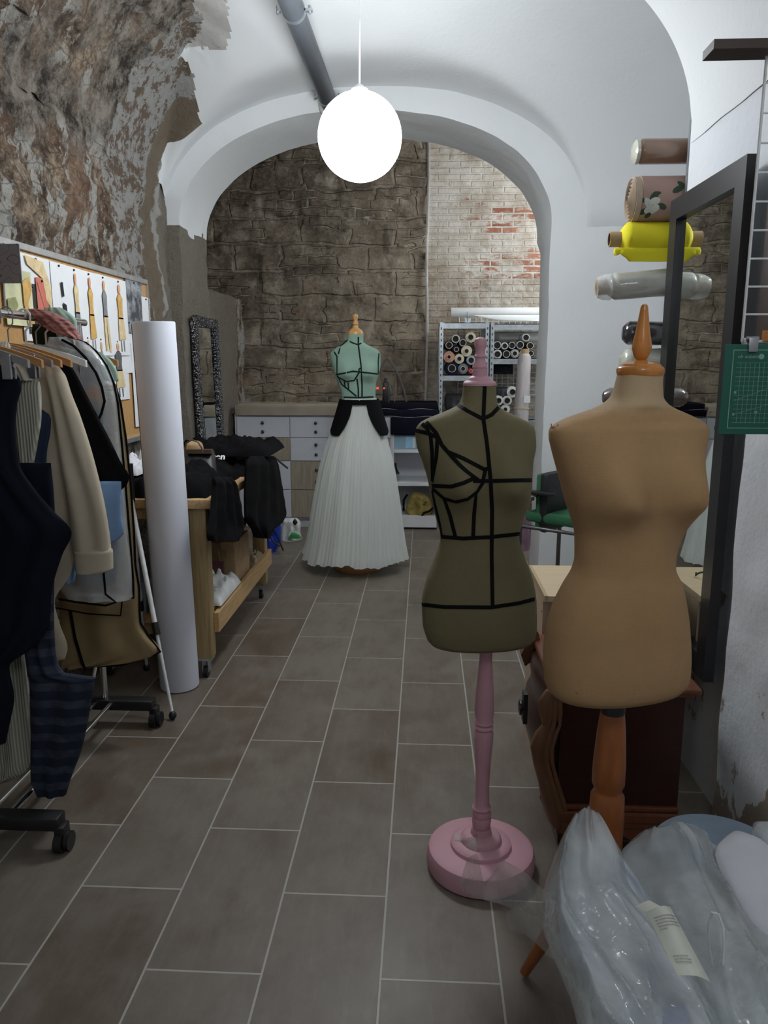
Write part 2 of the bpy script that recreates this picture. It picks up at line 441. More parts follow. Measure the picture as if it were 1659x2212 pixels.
for p in cl.data.polygons:
    c = p.center; e = .10*fbm(c*3.2, 4)
    lim = -1.33+.22*max(0, min(1, (4.7-c.y)/.9))
    if c.y < 4.95+e*.4 and c.x < lim+e: p.material_index = 1
    elif c.y < 4.55+e and c.x < lim+.20+e*.7: p.material_index = 2
meta(cl, kind='structure')
# right: pier the big mirror hangs on, recess behind it
t = NT('white_plaster_with_wear')
n = t.noise(1.7, 5, vec=t.pos); f = t.noise(30, 6, .65, vec=t.pos)
c = t.mix(n, (.68, .71, .76), (.77, .79, .82))
zz = t.sep(t.pos)[2]
wear = t.math('MULTIPLY', t.ramp(t.noise(3.5, 6, .65, vec=t.pos), [(.56, 0.), (.585, 1.)]), t.math('LESS_THAN', zz, .75))
sy_ = t.sep(t.pos)[1]
pt = t.math('LESS_THAN', t.math('ADD', t.math('ADD', t.math('ABSOLUTE', t.math('SUBTRACT', sy_, 1.98)), t.math('MULTIPLY', t.math('ABSOLUTE', t.math('SUBTRACT', zz, .12)), .8)), t.math('MULTIPLY', t.noise(8, 6, .7, vec=t.pos), .2)), .27)
c = t.mix(t.math('MAXIMUM', wear, pt), c, (.33, .28, .23))
t.bump(t.math('ADD', f, t.math('MULTIPLY', n, 3)), .35, .012)
MAT_WEAR = t.fin(c, .85)
pier = MB()
g1 = grid_mesh(lambda u, v: Vector((1.0+.012*noise.noise(Vector((0, u*9, v*7))), lerp(YB, PY, u), v*3.4)), 90, 60)
pier.add(g1.v, g1.f)
g2 = grid_mesh(lambda u, v: Vector((lerp(1.0, 1.66, u)+(.012*noise.noise(Vector((0, 9, v*7))) if u == 0 else 0), PY, v*3.4)), 12, 60)
pier.add(g2.v, g2.f)
meta(pier.build('wall_right', MAT_WEAR, smooth=True, angle=40), kind='structure')
meta(MB().box((1.64, PY-.1, 0), (1.8, 5.2, 3.6)).build('wall_recess', MAT_WHITE), kind='structure')
# thicker old render in front of the mirror
tr = grid_mesh(lambda u, v: Vector((lerp(.955, 1.03, max(0, (u-.8)/.2))+.010*noise.noise(Vector((2, u*12, v*9))), lerp(1.0, 2.34, min(1, u/.8)), v*1.42)), 60, 50)
meta(tr.build('trim_1', MAT_WEAR, smooth=True, angle=50), kind='structure')
# ---- back vault
t = NT('ashlar_masonry')
P = t.pos; px, py, pz = t.sep(P)
wv = t.n.new('ShaderNodeTexNoise'); wv.inputs['Scale'].default_value = 2.2; wv.inputs['Detail'].default_value = 5; t.l.new(P, wv.inputs['Vector'])
sub = t.n.new('ShaderNodeVectorMath'); sub.operation = 'SUBTRACT'; t.l.new(wv.outputs['Color'], sub.inputs[0]); sub.inputs[1].default_value = (.5, .5, .5)
scl = t.n.new('ShaderNodeVectorMath'); scl.operation = 'SCALE'; t.l.new(sub.outputs[0], scl.inputs[0]); scl.inputs['Scale'].default_value = .16
addv = t.n.new('ShaderNodeVectorMath'); addv.operation = 'ADD'; t.l.new(P, addv.inputs[0]); t.l.new(scl.outputs[0], addv.inputs[1])
wx, wy, wz = t.sep(addv.outputs[0])
v2 = t.comb(t.math('ADD', wx, t.math('MULTIPLY', wy, 1.0)), wz)
bA = brick(t, v2, .42, .235, .022, smooth=.6); bB = brick(t, v2, .27, .085, .012, smooth=.6)
selN = t.ramp(t.noise(1.5, 3, vec=t.map(P, scale=(1, 1, 2.2))), [(.52, 0.), (.54, 1.)])
mort = t.mix(selN, bA.outputs['Fac'], bB.outputs['Fac']); rnd = t.mix(selN, bA.outputs['Color'], bB.outputs['Color'])
mid = t.noise(7, 8, .7, vec=P, dist=.6); fine = t.noise(30, 7, .7, vec=P); big = t.noise(1.3, 5, vec=P)
st = t.mix(t.sep(rnd)[0], (.065, .048, .034), (.30, .24, .175))
st = t.mix(t.ramp(mid, [(.3, 0.), (.7, .8)]), st, (.22, .185, .14))
st = t.mix(t.ramp(fine, [(.4, 0.), (.62, 1.)]), t.mix(1., st, (.5, .48, .45), 'MULTIPLY'), st)
over = t.ramp(t.noise(3.1, 10, .78, vec=P, dist=.2), [(.47, 0.), (.60, 1.)])
mm = t.math('MAXIMUM', t.math('MULTIPLY', mort, t.ramp(t.noise(5, 6, vec=P), [(.42, 0.), (.62, .8)])), t.math('MULTIPLY', over, .8))
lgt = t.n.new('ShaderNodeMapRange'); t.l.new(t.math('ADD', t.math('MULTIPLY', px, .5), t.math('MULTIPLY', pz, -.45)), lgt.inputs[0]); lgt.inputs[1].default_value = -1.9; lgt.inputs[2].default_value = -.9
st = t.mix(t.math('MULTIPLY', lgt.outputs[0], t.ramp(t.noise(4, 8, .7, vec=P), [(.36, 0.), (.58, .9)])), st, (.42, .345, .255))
left = t.mix(mm, st, t.mix(t.ramp(mid, [(.35, 0.), (.6, 1.)]), (.13, .10, .075), (.52, .45, .35)))
redb = t.math('MULTIPLY', t.ramp(t.noise(7, 2, vec=t.map(P, scale=(1, 1, 2.6))), [(.70, 0.), (.72, 1.)]), .8)
left = t.mix(redb, left, (.2, .075, .045))
# brick side
v3 = t.comb(wx, t.math('ADD', wz, 0)); v3b = t.comb(px, pz)
bC = brick(t, t.mix(.12, v3b, v3), .20, .058, .011, smooth=.5)
bc = t.mix(t.sep(bC.outputs['Color'])[0], (.30, .115, .07), (.46, .20, .13))
wash = t.mix(fine, (.55, .50, .43), (.76, .72, .65))
zb = t.n.new('ShaderNodeMapRange'); t.l.new(pz, zb.inputs[0]); zb.inputs[1].default_value = 2.0; zb.inputs[2].default_value = 2.35
zb2 = t.n.new('ShaderNodeMapRange'); t.l.new(pz, zb2.inputs[0]); zb2.inputs[1].default_value = 3.35; zb2.inputs[2].default_value = 2.85
inb = t.math('MULTIPLY', zb.outputs[0], zb2.outputs[0])
xb = t.n.new('ShaderNodeMapRange'); t.l.new(px, xb.inputs[0]); xb.inputs[1].default_value = .1; xb.inputs[2].default_value = .6
inb = t.math('MULTIPLY', inb, xb.outputs[0])
show = t.math('MULTIPLY', t.ramp(t.math('ADD', t.noise(4.2, 6, .7, vec=t.map(P, scale=(.7, 1, 1.6))), t.math('MULTIPLY', t.math('SUBTRACT', inb, 1.), .22)), [(.46, 0.), (.53, 1.)]), t.math('SUBTRACT', 1., bC.outputs['Fac']))
wash = t.mix(t.ramp(t.noise(2.6, 7, .7, vec=P), [(.45, 0.), (.68, 1.)]), wash, (.36, .28, .20))
low = t.math('LESS_THAN', t.math('ADD', pz, t.math('MULTIPLY', t.noise(3, 6, .7, vec=P), .4)), 2.5)
wash = t.mix(t.math('MULTIPLY', low, t.ramp(t.noise(5, 8, .75, vec=P), [(.4, 0.), (.6, .8)])), wash, (.27, .21, .15))
right = t.mix(show, wash, bc)
isR = t.math('GREATER_THAN', px, .01)
col = t.mix(isR, left, right)
hR = t.math('MULTIPLY', t.math('SUBTRACT', 1., bC.outputs['Fac']), .5)
t.bump(t.math('ADD', t.math('MULTIPLY', mid, .9), t.math('ADD', t.math('MULTIPLY', fine, .35), t.math('MULTIPLY', t.math('SUBTRACT', 1., t.mix(isR, mort, bC.outputs['Fac'])), t.mix(isR, (.8, .8, .8), (.3, .3, .3))))), .9, .03)
MAT_ASH = t.fin(col, .93)
def bdisp(x, z):
    k = .35 if x > .01 else 1
    return k*(.05*fbm(Vector((x*2.1, 3, z*2.6)), 5)+.02*noise.cell(Vector((x*2.6, 1, z*4)))) + (.05 if x > .02 else 0)
wb = grid_mesh(lambda u, v: Vector((lerp(-2.4, 2.7, u), 7.45+bdisp(lerp(-2.4, 2.7, u), v*4.4), v*4.4)), 200, 190).build('wall_back', MAT_ASH, smooth=True, angle=75)
meta(wb, kind='structure')
meta(grid_mesh(lambda u, v: Vector((-2.2+.06*fbm(Vector((0, u*5, v*8)), 5), lerp(5.7, 7.5, u), v*4.4)), 60, 120).build('wall_back_left', MAT_ASH, smooth=True, angle=75), kind='structure')
lw = grid_mesh(lambda u, v: Vector((-1.74+(.035*fbm(Vector((1, u*5, v*6)), 5) if v < .9 else -(v-.9)*10*.45), lerp(5.7, 7.5, u), (min(v, .9)/.9)*2.08+(.10*(v-.9)*10 if v > .9 else 0)+.02*fbm(Vector((5, u*9, 0)), 3)*(v > .5))), 50, 80)
meta(lw.build('wall_ledge', MAT_STONE, smooth=True, angle=75), kind='structure')
meta(MB().box((2.6, 5.7, 0), (2.75, 7.6, 4.4)).build('wall_back_right', MAT_WHITE), kind='structure')
meta(MB().box((-2.5, 5.6, 4.35), (2.8, 7.7, 4.5)).build('ceiling_back', MAT_GREYPL), kind='structure')
meta(MB().tube([(.012+.006*math.sin(i*.9), 7.44+bdisp(0, z), z) for i, z in enumerate([.2*k for k in range(21)])], .014, 6).build('trim_2', MAT_GREYPL), kind='structure')
# ================================================================ LAMPS
t = NT('opal_glass_lit'); t.fin((.95, .97, 1), .3)
t.b.inputs['Emission Color'].default_value = (.93, .97, 1, 1); t.b.inputs['Emission Strength'].default_value = GLOBE; M_GLOBE = t.m
m_cable = mat('white_cable', (.8, .8, .8), .5)
def pendant(loc, r, label, strength):
    e = empty('pendant_lamp', (loc[0], loc[1], loc[2]-r), label, 'lamp')
    m = M_GLOBE
    if strength != GLOBE:
        m = M_GLOBE.copy(); m.node_tree.nodes['Principled BSDF'].inputs['Emission Strength'].default_value = strength
    MB().sphere(loc, r, 48, 28).build('globe_shade', m, e, True, 80)
    top = ceil(loc[0], loc[1]) if loc[1] < 5.1 else 4.36
    MB().lathe([(.035, 0), (.035, .012), (.012, .03), (.004, .035)], (loc[0], loc[1], loc[2]+r-.004)).build('cap', m_cable, e, True)
    MB().tube([(loc[0], loc[1], loc[2]+r+.02), (loc[0]+.003, loc[1], loc[2]+r+.3), (loc[0], loc[1], top)], .0035, 6).build('cable', m_cable, e, True)
    MB().lathe([(.05, 0), (.045, -.02), (.01, -.03)], (loc[0], loc[1], top)).build('ceiling_rose', m_cable, e, True)
pendant((-.286, 3.5, 2.44), .178, 'lit white globe pendant hanging on a thin white cable before the arch', GLOBE)
pendant((1.55, 6.45, 2.75), .178, 'added white globe pendant, unseen behind the right side of the arch', GLOBE_BACK)
pendant((.38, .10, 2.40), .178, 'added white globe pendant, unseen above the near end of the room', GLOBE_NEAR)
# ================================================================ PIPE
m_pipe = mat('dark_grey_steel_pipe', (.085, .095, .11), .42, .35, .15, 4); m_steel = mat('galvanised_steel', (.42, .46, .49), .38, .85, .18, 25)
zp = 3.02; e = empty('ceiling_pipe', (-.6, 5.05, zp), 'dark grey pipe running under the vault towards the arch top', 'pipe')
MB().cyl((-.6, 1.6, zp-.01), (-.596, 5.07, zp+.03), .05, 28).build('pipe', m_pipe, e, True)
MB().lathe([(.075, 0), (.07, .02), (.052, .03)], (-.596, 5.095, zp+.03), (0, -1, 0), 24).build('end_cap', MAT_GREYPL, e, True)
for yy in (3.75, 4.93):
    c = Vector((-.598, yy, zp+.012*yy-.03)); mb = MB()
    mb.lathe([(.0505, -.012), (.054, -.012), (.054, .012), (.0505, .012)], (c.x, c.y, zp-.01+.04*(yy-1.6)/3.47), (0, 1, 0), 28, cap=False)
    zc_ = zp-.01+.04*(yy-1.6)/3.47
    for s in (-1, 1):
        mb.box((c.x+s*.052-.006, yy-.012, zc_-.006), (c.x+s*.078+.006, yy+.012, zc_+.004)); mb.cyl((c.x+s*.072, yy, zc_-.015), (c.x+s*.072, yy, zc_+.02), .006, 8)
    mb.cyl((c.x, yy, zc_+.05), (c.x, yy, ceil(c.x, yy)), .005, 8)
    mb.build('pipe_clamp', m_steel, e, True)
# cable trunking in right corner
m_white = mat('white_lacquer', (.74, .75, .78), .38, 0, .03)
e = empty('cable_trunking', (1.56, 5.04, 0), 'white cable trunking running up the right corner beside the arch', 'trunking')
for x0, w in ((1.50, .05), (1.58, .028)): MB().box((x0, 5.045, .02), (x0+w, 5.095, 2.35), bev=.004).build('channel', m_white, e)
# ================================================================ DRESS FORMS
m_tape = cloth('black_style_tape', (.006, .006, .007), .1, .8)
def form_torso(rows, d, rot, bust, parent, m, name='torso', busts=(1, 1)):
    """rows: (ypx, xl, xr, front, back) ; depth factors relative to the half width"""
    rs = rowsamp(rows, 110); N = 72; rings = []
    zb = onY(900, bust[0], d).z
    hem = onY(900, rows[-1][0], d).z
    for (y, xl, xr, fd, bd) in rs:
        a = onY(xl, y, d); b = onY(xr, y, d); cx = (a.x+b.x)/2; hw = (b.x-a.x)/2; z = a.z; ring = []
        for i in range(N):
            an = 2*PI*i/N; c, s = math.cos(an), math.sin(an)
            x = hw*math.copysign(abs(c)**.9, c); yy = (fd if s < 0 else bd)*hw*math.copysign(abs(s)**.9, s)
            if s < 0:
                for sg in (-1, 1):
                    g = math.exp(-((x-sg*bust[1])/bust[2])**2-((z-zb)/(bust[3]*(1.25 if z > zb else .75)))**2)
                    yy -= bust[4]*g
                if abs(z-zb) < .12: yy += .010*math.exp(-(x/.03)**2)*math.exp(-((z-zb)/.07)**2)
            ring.append((x*math.cos(rot)-yy*math.sin(rot), x*math.sin(rot)+yy*math.cos(rot)))
        mx = max(p[0] for p in ring); mn = min(p[0] for p in ring); k = 2*hw/(mx-mn); sh = a.x-mn*k
        rings.append([Vector((p[0]*k+sh, d+p[1], z)) for p in ring])
    mb = MB(); vs = [v for r in rings for v in r]; n = len(rings)
    fs = [[j*N+i, j*N+(i+1) % N, (j+1)*N+(i+1) % N, (j+1)*N+i] for j in range(n-1) for i in range(N)]
    # rolled hem underneath
    last = rings[-1]; c = sum(last, Vector())/N
    k = len(vs); vs += [c+(v-c)*.93+Vector((0, 0, -.012)) for v in last]; vs += [c+(v-c)*.3+Vector((0, 0, -.010)) for v in last]
    fs += [[(n-1+q)*N+i, (n-1+q)*N+(i+1) % N, (n+q)*N+(i+1) % N, (n+q)*N+i] for q in (0, 1) for i in range(N)]
    fs += [list(range(N))[::-1], list(range((n+1)*N, (n+2)*N))]
    mb.add(vs, fs); bvh = BVHTree.FromPolygons(mb.v, mb.f)
    o = mb.build(name, m, parent, True, 70); return o, bvh, rings
def linen(name, col, stain):
    t = NT(name); w1 = t.noise(260, 2, vec=t.map(t.co, scale=(.18, .18, 1))); w2 = t.noise(260, 2, vec=t.map(t.co, scale=(1, 1, .15)))
    n = t.noise(5, 6, .65); c = t.mix(t.ramp(n, [(.35, 0.), (.7, 1.)]), col, stain)
    c = t.mix(t.math('MULTIPLY', t.math('ADD', w1, w2), .28), c, tuple(q*.62 for q in col))
    t.bump(t.math('ADD', w1, w2), .25, .0012); return t
# --- olive form
t = linen('olive_linen', (.215, .185, .098), (.18, .15, .078)); M_OLIVE = t.fin(None, .85); t.l.new([n for n in t.n if n.type == 'MIX'][-1].outputs[2], t.b.inputs['Base Color'])
m_pink = mat('dusty_pink_paint', (.60, .33, .39), .55, 0, .05, 6)
D1 = 2.10
e1 = empty('dress_form', (.183, D1, 0), 'olive green dress form with black style tapes on a turned pink stand', 'dress form')
rowsO = [(832, 1001, 1072, .95, .95), (850, 999, 1072, .95, .95), (872, 992, 1075, .98, .98), (886, 968, 1090, .75, .85), (898, 938, 1115, .58, .72), (912, 908, 1143, .45, .6), (930, 897, 1158, .42, .56), (960, 900, 1160, .46, .58), (1000, 914, 1153, .53, .60), (1040, 925, 1149, .58, .60), (1080, 931, 1146, .56, .58), (1120, 942, 1132, .60, .60), (1160, 951, 1122, .66, .62), (1200, 940, 1134, .64, .66), (1250, 921, 1152, .62, .70), (1300, 911, 1160, .62, .74), (1345, 913, 1161, .62, .72), (1376, 922, 1157, .60, .68)]
_, bv, _ = form_torso(rowsO, D1, math.radians(9), (1048, .072, .048, .058, .045), e1, M_OLIVE)
W1 = .0105
for path in [[(1047, 834), (1044, 905)], [(1044, 905), (1052, 960), (1060, 1040), (1063, 1100), (1062, 1200), (1064, 1310)],
             [(986, 872), (1010, 888), (1043, 905), (1062, 896), (1077, 880)],
             [(898, 930), (925, 936), (948, 946)], [(912, 916), (922, 925), (928, 937)], [(921, 912), (942, 935), (955, 962), (975, 985), (993, 1005), (1010, 1020), (1037, 1040)],
             [(930, 937), (934, 980), (934, 1040)], [(945, 945), (943, 985), (934, 1040)],
             [(967, 976), (1000, 990), (1046, 1014), (1056, 1012)], [(934, 1049), (975, 1051), (1000, 1044), (1022, 1034)], [(1022, 1039), (1060, 1039), (1100, 1038), (1148, 1037)],
             [(1048, 1016), (1042, 1044), (1030, 1063), (1010, 1078), (985, 1084), (960, 1077), (934, 1055)],
             [(960, 1078), (972, 1112), (984, 1160)], [(1028, 1066), (1024, 1110), (1022, 1160)], [(934, 1060), (940, 1090), (950, 1130), (955, 1157)],
             [(953, 1159), (1000, 1163), (1060, 1160), (1122, 1153)], [(912, 1306), (960, 1311), (1060, 1312), (1120, 1303), (1159, 1293)]]:
    tape_on(bv, path, W1, m_tape, e1)
pO = onY(1036, 832, D1); zt = pO.z
def prof(px, d, cx, yb):
    """list of (radius px, y px) to (radius, height above the base)"""
    z0 = onY(cx, yb, d).z; return [(abs(onY(cx+r, y, d).x-onY(cx, y, d).x), onY(cx, y, d).z-z0) for r, y in px]
fin = prof([(36, 833), (36, 828), (33, 824), (27, 822), (25, 817), (21, 814), (16, 812), (16, 799), (15, 798), (15, 796), (17, 794), (16, 789), (13, 784), (11, 778), (11, 774), (13, 772), (13, 768), (11, 766), (10, 760), (11, 754), (14, 746), (14, 739), (12, 733), (6, 729), (1, 728)], D1, 1034, 833)
MB().lathe(fin, (pO.x, D1, zt-.001), seg=40).build('neck_finial', m_pink, e1, True, 35)
bx = .183
# stand: pole, collar, base disc
zb_ = onY(1040, 1376, D1).z
pole = [(.020, .12), (.026, .13), (.029, .16), (.026, .165), (.029, .175), (.025, .185), (.029, .195), (.022, .205), (.020, .26), (.022, .33), (.027, .40), (.0285, .435), (.024, .445), (.0285, .452), (.0245, .460), (.0285, .468), (.0245, .476), (.0285, .50), (.026, .56), (.021, .62), (.018, .67), (.019, .69), (.024, .70), (.024, .708), (.019, .713), (.016, .73), (.016, zb_+.01)]
MB().lathe(pole, (bx, D1, 0), seg=36).build('pole', m_pink, e1, True, 40)
MB().lathe([(.005, 0), (.150, 0), (.160, .006), (.162, .02), (.162, .045), (.156, .062), (.145, .068), (.092, .070), (.090, .080), (.082, .086), (.062, .088), (.060, .098), (.052, .106), (.032, .110), (.028, .13), (.005, .13)], (bx, D1, 0), seg=64).build('base', m_pink, e1, True, 35)
MB().cyl((.165, D1, zb_-.03), (.165, D1, zb_+.005), .018, 16).build('pole_socket', mat('dark_iron', (.05, .05, .05), .5, .6), e1, True)
# --- beige form
t = linen('old_beige_linen', (.50, .305, .145), (.42, .25, .115)); mixl = [n for n in t.n if n.type == 'MIX'][-1].outputs[2]
zo = t.sep(t.pos)[2]
neck = t.n.new('ShaderNodeMapRange'); t.l.new(t.math('ADD', zo, t.math('MULTIPLY', t.noise(14, 4), .03)), neck.inputs[0]); neck.inputs[1].default_value = 1.415; neck.inputs[2].default_value = 1.435
c = t.mix(neck.outputs[0], mixl, (.50, .36, .21))
sp = t.math('MULTIPLY', t.ramp(t.noise(38, 4, .6), [(.66, 0.), (.70, 1.)]), neck.outputs[0]); c = t.mix(t.math('MULTIPLY', sp, .8), c, (.10, .06, .035))
M_BEIGE = t.fin(c, .85)
D2 = 1.60
e2 = empty('dress_form', (.42, D2, 0), 'large beige linen dress form with orange cone finial on a tripod stand', 'dress form')
rowsB = [(806, 1335, 1432, .95, .95), (830, 1329, 1430, .95, .95), (856, 1320, 1431, .95, .95), (872, 1304, 1442, .9, .95), (884, 1278, 1466, .62, .8), (896, 1238, 1497, .5, .68), (909, 1203, 1526, .42, .6), (926, 1181, 1546, .42, .56), (940, 1180, 1546, .43, .56), (960, 1184, 1540, .46, .58), (1000, 1195, 1529, .52, .60), (1040, 1206, 1523, .57, .60), (1080, 1217, 1520, .58, .60), (1110, 1227, 1508, .57, .60), (1150, 1237, 1484, .60, .60), (1200, 1238, 1465, .66, .64), (1225, 1232, 1463, .67, .66), (1260, 1212, 1478, .66, .68), (1310, 1189, 1490, .64, .72), (1360, 1176, 1497, .62, .74), (1420, 1171, 1500, .62, .72), (1460, 1173, 1498, .60, .70), (1476, 1178, 1494, .58, .68)]
_, bv2, _ = form_torso(rowsB, D2, math.radians(20), (1062, .085, .055, .062, .05), e2, M_BEIGE)
def dot_on(bvh, x, y, r, m, parent, name):
    h = bvh.ray_cast(CAM, ray(x, y).normalized())
    if h[0] is None: return
    MB().sphere(h[0], r, 12, 8, (1, .5, .7)).build(name, m, parent, True, 80)
m_orange = wood('varnished_orange_wood', (.56, .215, .05), .18, .22, (8, 8, 2), 4)
m_tack = mat('brass_tack', (.35, .25, .12), .4, .8)
for x, y in ((1246, 1502), (1370, 1504), (1472, 1497)): dot_on(bv2, x, y-6, .0028, m_tack, e2, 'hem_tack')
m_fray = cloth('frayed_linen', (.40, .21, .09), .3)
for x, y in ((1194, 926), (1542, 922)):
    h = bv2.ray_cast(CAM, ray(x, y).normalized())
    if h[0]:
        mb = MB(); random.seed(x)
        for k in range(16):
            a = h[0]+h[1]*.001+Vector((random.uniform(-.008, .008), 0, random.uniform(-.012, .012)))
            b = a+h[1]*.004+Vector((random.uniform(-.008, .008), random.uniform(-.004, 0), random.uniform(-.01, .01))); mb.tube([a, (a+b)/2+h[1]*.003, b], .0012, 5)
        mb.build('frayed_seam', m_fray, e2, True)
pB = onY(1383, 806, D2)
MB().lathe(prof([(49, 810), (51, 803), (51, 797), (48, 792), (44, 790), (42, 786), (30, 781), (14, 779), (10, 777), (14, 773), (17, 767), (21, 753), (21, 745), (17, 725), (13, 700), (9, 672), (8, 663), (6, 658), (1, 656)], D2, 1384, 810), (pB.x, D2, pB.z-.004), seg=44).build('neck_finial', m_orange, e2, True, 35)
zb2_ = onY(1340, 1476, D2).z; cx = .42
MB().lathe([(.024, 0), (.027, .01), (.027, .03), (.024, .035), (.024, .08)], (cx, D2, zb2_-.075), seg=24).build('pole_socket', mat('dark_iron', (.05, .05, .05), .5, .6), e2, True)
m_post = wood('orange_turned_beech', (.33, .105, .03), .25, .35, (8, 8, 2), 4)
MB().lathe([(.028, .20), (.036, .215), (.039, .25), (.039, .50), (.037, .545), (.031, .555), (.031, .563), (.036, .575), (.036, .62), (.031, .70), (.025, zb2_-.06)], (cx, D2, 0), seg=30).build('pole', m_post, e2, True, 40)
for a in (158, 278, 38):
    r = math.radians(a); dx, dy = math.cos(r), math.sin(r)
    ft = Vector((cx+dx*.20, D2+dy*.20, .012))
    if a == 158: ft = Vector((.262, 1.672, .012))
    MB().tube([(cx+dx*.02, D2+dy*.02, .30), ((cx+ft.x)/2+dx*.02, (D2+ft.y)/2+dy*.02, .17), ft], [.016, .019, .012], 14).build('leg', m_post, e2, True)
# ---- green form with tulle skirt
t = linen('mint_linen', (.30, .45, .36), (.27, .41, .33)); mixl = [n for n in t.n if n.type == 'MIX'][-1].outputs[2]; M_MINT = t.fin(mixl, .85)
D3 = 5.5; cx3 = -.485
e3 = empty('dress_form', (cx3, D3, 0), 'mint green dress form with black tapes above the white tulle skirt', 'dress form')
rowsG = [(723, 750, 785, .95, .95), (735, 749, 785, .95, .95), (742, 743, 789, .85, .9), (749, 730, 803, .6, .75), (757, 719, 817, .45, .6), (766, 714, 822, .42, .56), (790, 718, 822, .5, .6), (808, 723, 818, .56, .6), (830, 731, 812, .6, .6), (860, 738, 811, .66, .64), (900, 730, 822, .64, .66), (940, 724, 828, .62, .7), (980, 726, 828, .6, .68)]
_, bv3, _ = form_torso(rowsG, D3, math.radians(6), (808, .075, .05, .06, .042), e3, M_MINT)
m_tapeg = cloth('dark_green_tape', (.01, .022, .018), .1, .8)
for path in [[(751, 720), (786, 722)], [(774, 722), (774, 745), (780, 790), (782, 830), (782, 858)], [(749, 734), (762, 741), (774, 745), (785, 738)], [(751, 734), (737, 742), (731, 765)],
             [(717, 752), (728, 770), (728, 808), (738, 830), (770, 856)], [(819, 757), (817, 780), (817, 808)], [(726, 809), (745, 806), (762, 802), (790, 805), (816, 808)],
             [(728, 813), (748, 824), (765, 822), (775, 806), (776, 797), (780, 795)], [(771, 818), (774, 840), (774, 858)], [(744, 824), (746, 838)], [(752, 826), (753, 842)], [(738, 858), (774, 859), (812, 857)]]:
    tape_on(bv3, path, .011, m_tapeg, e3)
p3 = onY(768, 723, D3); m_beech = wood('honey_beech', (.60, .33, .12), .15, .35, (8, 8, 2), 4)
MB().lathe(prof([(17, 724), (17, 719), (14, 714), (9, 711), (6, 708), (5, 704), (7, 701), (5, 698), (4, 692), (6, 687), (6, 683), (4, 680), (.5, 679)], D3, 768, 724), (p3.x, D3, p3.z), seg=28).build('neck_finial', m_beech, e3, True, 35)
m_terra = wood('reddish_beech', (.40, .17, .07), .15, .4)
MB().lathe([(.01, 0), (.165, 0), (.17, .01), (.17, .03), (.16, .045), (.03, .055), (.022, .08), (.022, .9), (.01, .9)], (cx3, D3, 0), seg=40).build('stand', m_terra, e3, True, 35)
# tulle skirt : pleated cone, two layers
t = NT('white_tulle'); n = t.noise(40, 4, vec=t.map(t.co, scale=(1, 1, .1)))
t.fin(t.mix(n, (.76, .80, .76), (.90, .92, .89)), .8)
tr_ = t.n.new('ShaderNodeBsdfTransparent'); tl = t.n.new('ShaderNodeBsdfTranslucent'); tl.inputs[0].default_value = (.88, .92, .9, 1)
mx = t.n.new('ShaderNodeMixShader'); mx.inputs[0].default_value = .3; t.l.new(t.b.outputs[0], mx.inputs[1]); t.l.new(tl.outputs[0], mx.inputs[2])
M_TUL = t.m; mx2 = t.n.new('ShaderNodeMixShader'); mx2.inputs[0].default_value = .10; t.l.new(mx.outputs[0], mx2.inputs[1]); t.l.new(tr_.outputs[0], mx2.inputs[2]); t.l.new(mx2.outputs[0], t.out.inputs['Surface'])
sk = empty('tulle_skirt', (cx3, D3, .0), 'long white pleated tulle skirt worn by the mint green dress form', 'skirt')
rowsS = [(860, 740, 812), (880, 735, 818), (920, 722, 829), (960, 706, 839), (1010, 692, 851), (1060, 682, 859), (1110, 673, 866), (1160, 664, 873), (1192, 655, 880)]
def skirt(rows, amp, nf, seed, drop, inset=0):
    rs = rowsamp(rows, 70); N = 240; vs = []
    for j, (y, xl, xr) in enumerate(rs):
        a = onY(xl, y, D3); b = onY(xr, y, D3); cx = (a.x+b.x)/2; hw = (b.x-a.x)/2-inset; f = j/70
        for i in range(N):
            an = 2*PI*i/N; w = .45*math.sin(an*nf+seed+1.5*math.sin(an*3+seed))+.35*math.sin(an*11+seed*2)+1.3*noise.noise(Vector((math.cos(an)*6, math.sin(an)*6, f*1.2+seed)))
            fine_ = .35*math.sin(an*71+seed*3+f*2)
            r = 1+1.2*amp*(w*(.12+f)+fine_*(.5+.5*f))/max(.1, hw)*.5
            z = a.z-(drop*(f**6)*(1+.35*math.sin(an*5+seed)+.6*noise.noise(Vector((math.cos(an)*9, math.sin(an)*9, seed)))) if f > .5 else 0)
            vs.append(Vector((cx+hw*r*math.cos(an), D3+hw*.88*r*math.sin(an), z)))
    n = len(rs); return MB().add(vs, [[j*N+i, j*N+(i+1) % N, (j+1)*N+(i+1) % N, (j+1)*N+i] for j in range(n-1) for i in range(N)])
skirt(rowsS, .022, 17, 1.3, .03).build('outer_layer', M_TUL, sk, True, 180)
skirt(rowsS, .018, 13, 4.1, .0, .03).build('under_layer', M_TUL, sk, True, 180)
m_black = cloth('black_cloth', (.0045, .0045, .0055), .25)
pe = empty('peplum_belt', (cx3, D3, 1.1), 'black peplum belt open at the front over the white tulle skirt', 'belt')
vs = []; N = 60; K = 14
def pep(u, v):  # u around, v down
    an = -PI/2+lerp(.02, 2*PI-.02, u)+.08
    off = abs((u if u < .5 else 1-u))*2*PI                # angle from the front opening
    if off < .34: L = .035
    elif off < .85: L = lerp(.06, .25, min(1, ((off-.34)/.40))**.6)
    else: L = .25-.05*min(1, max(0, (off-1.1)/.6))
    rr = .127+.30*(v*L)+.010; z = onY(775, 862, D3).z-v*L
    return Vector((onY(776, 862, D3).x+rr*math.cos(an), D3+rr*.88*math.sin(an), z))
g = grid_mesh(pep, 120, K); gi = [v.copy() for v in g.v]
k = len(g.v); cc = Vector((onY(776, 862, D3).x, D3, 0))
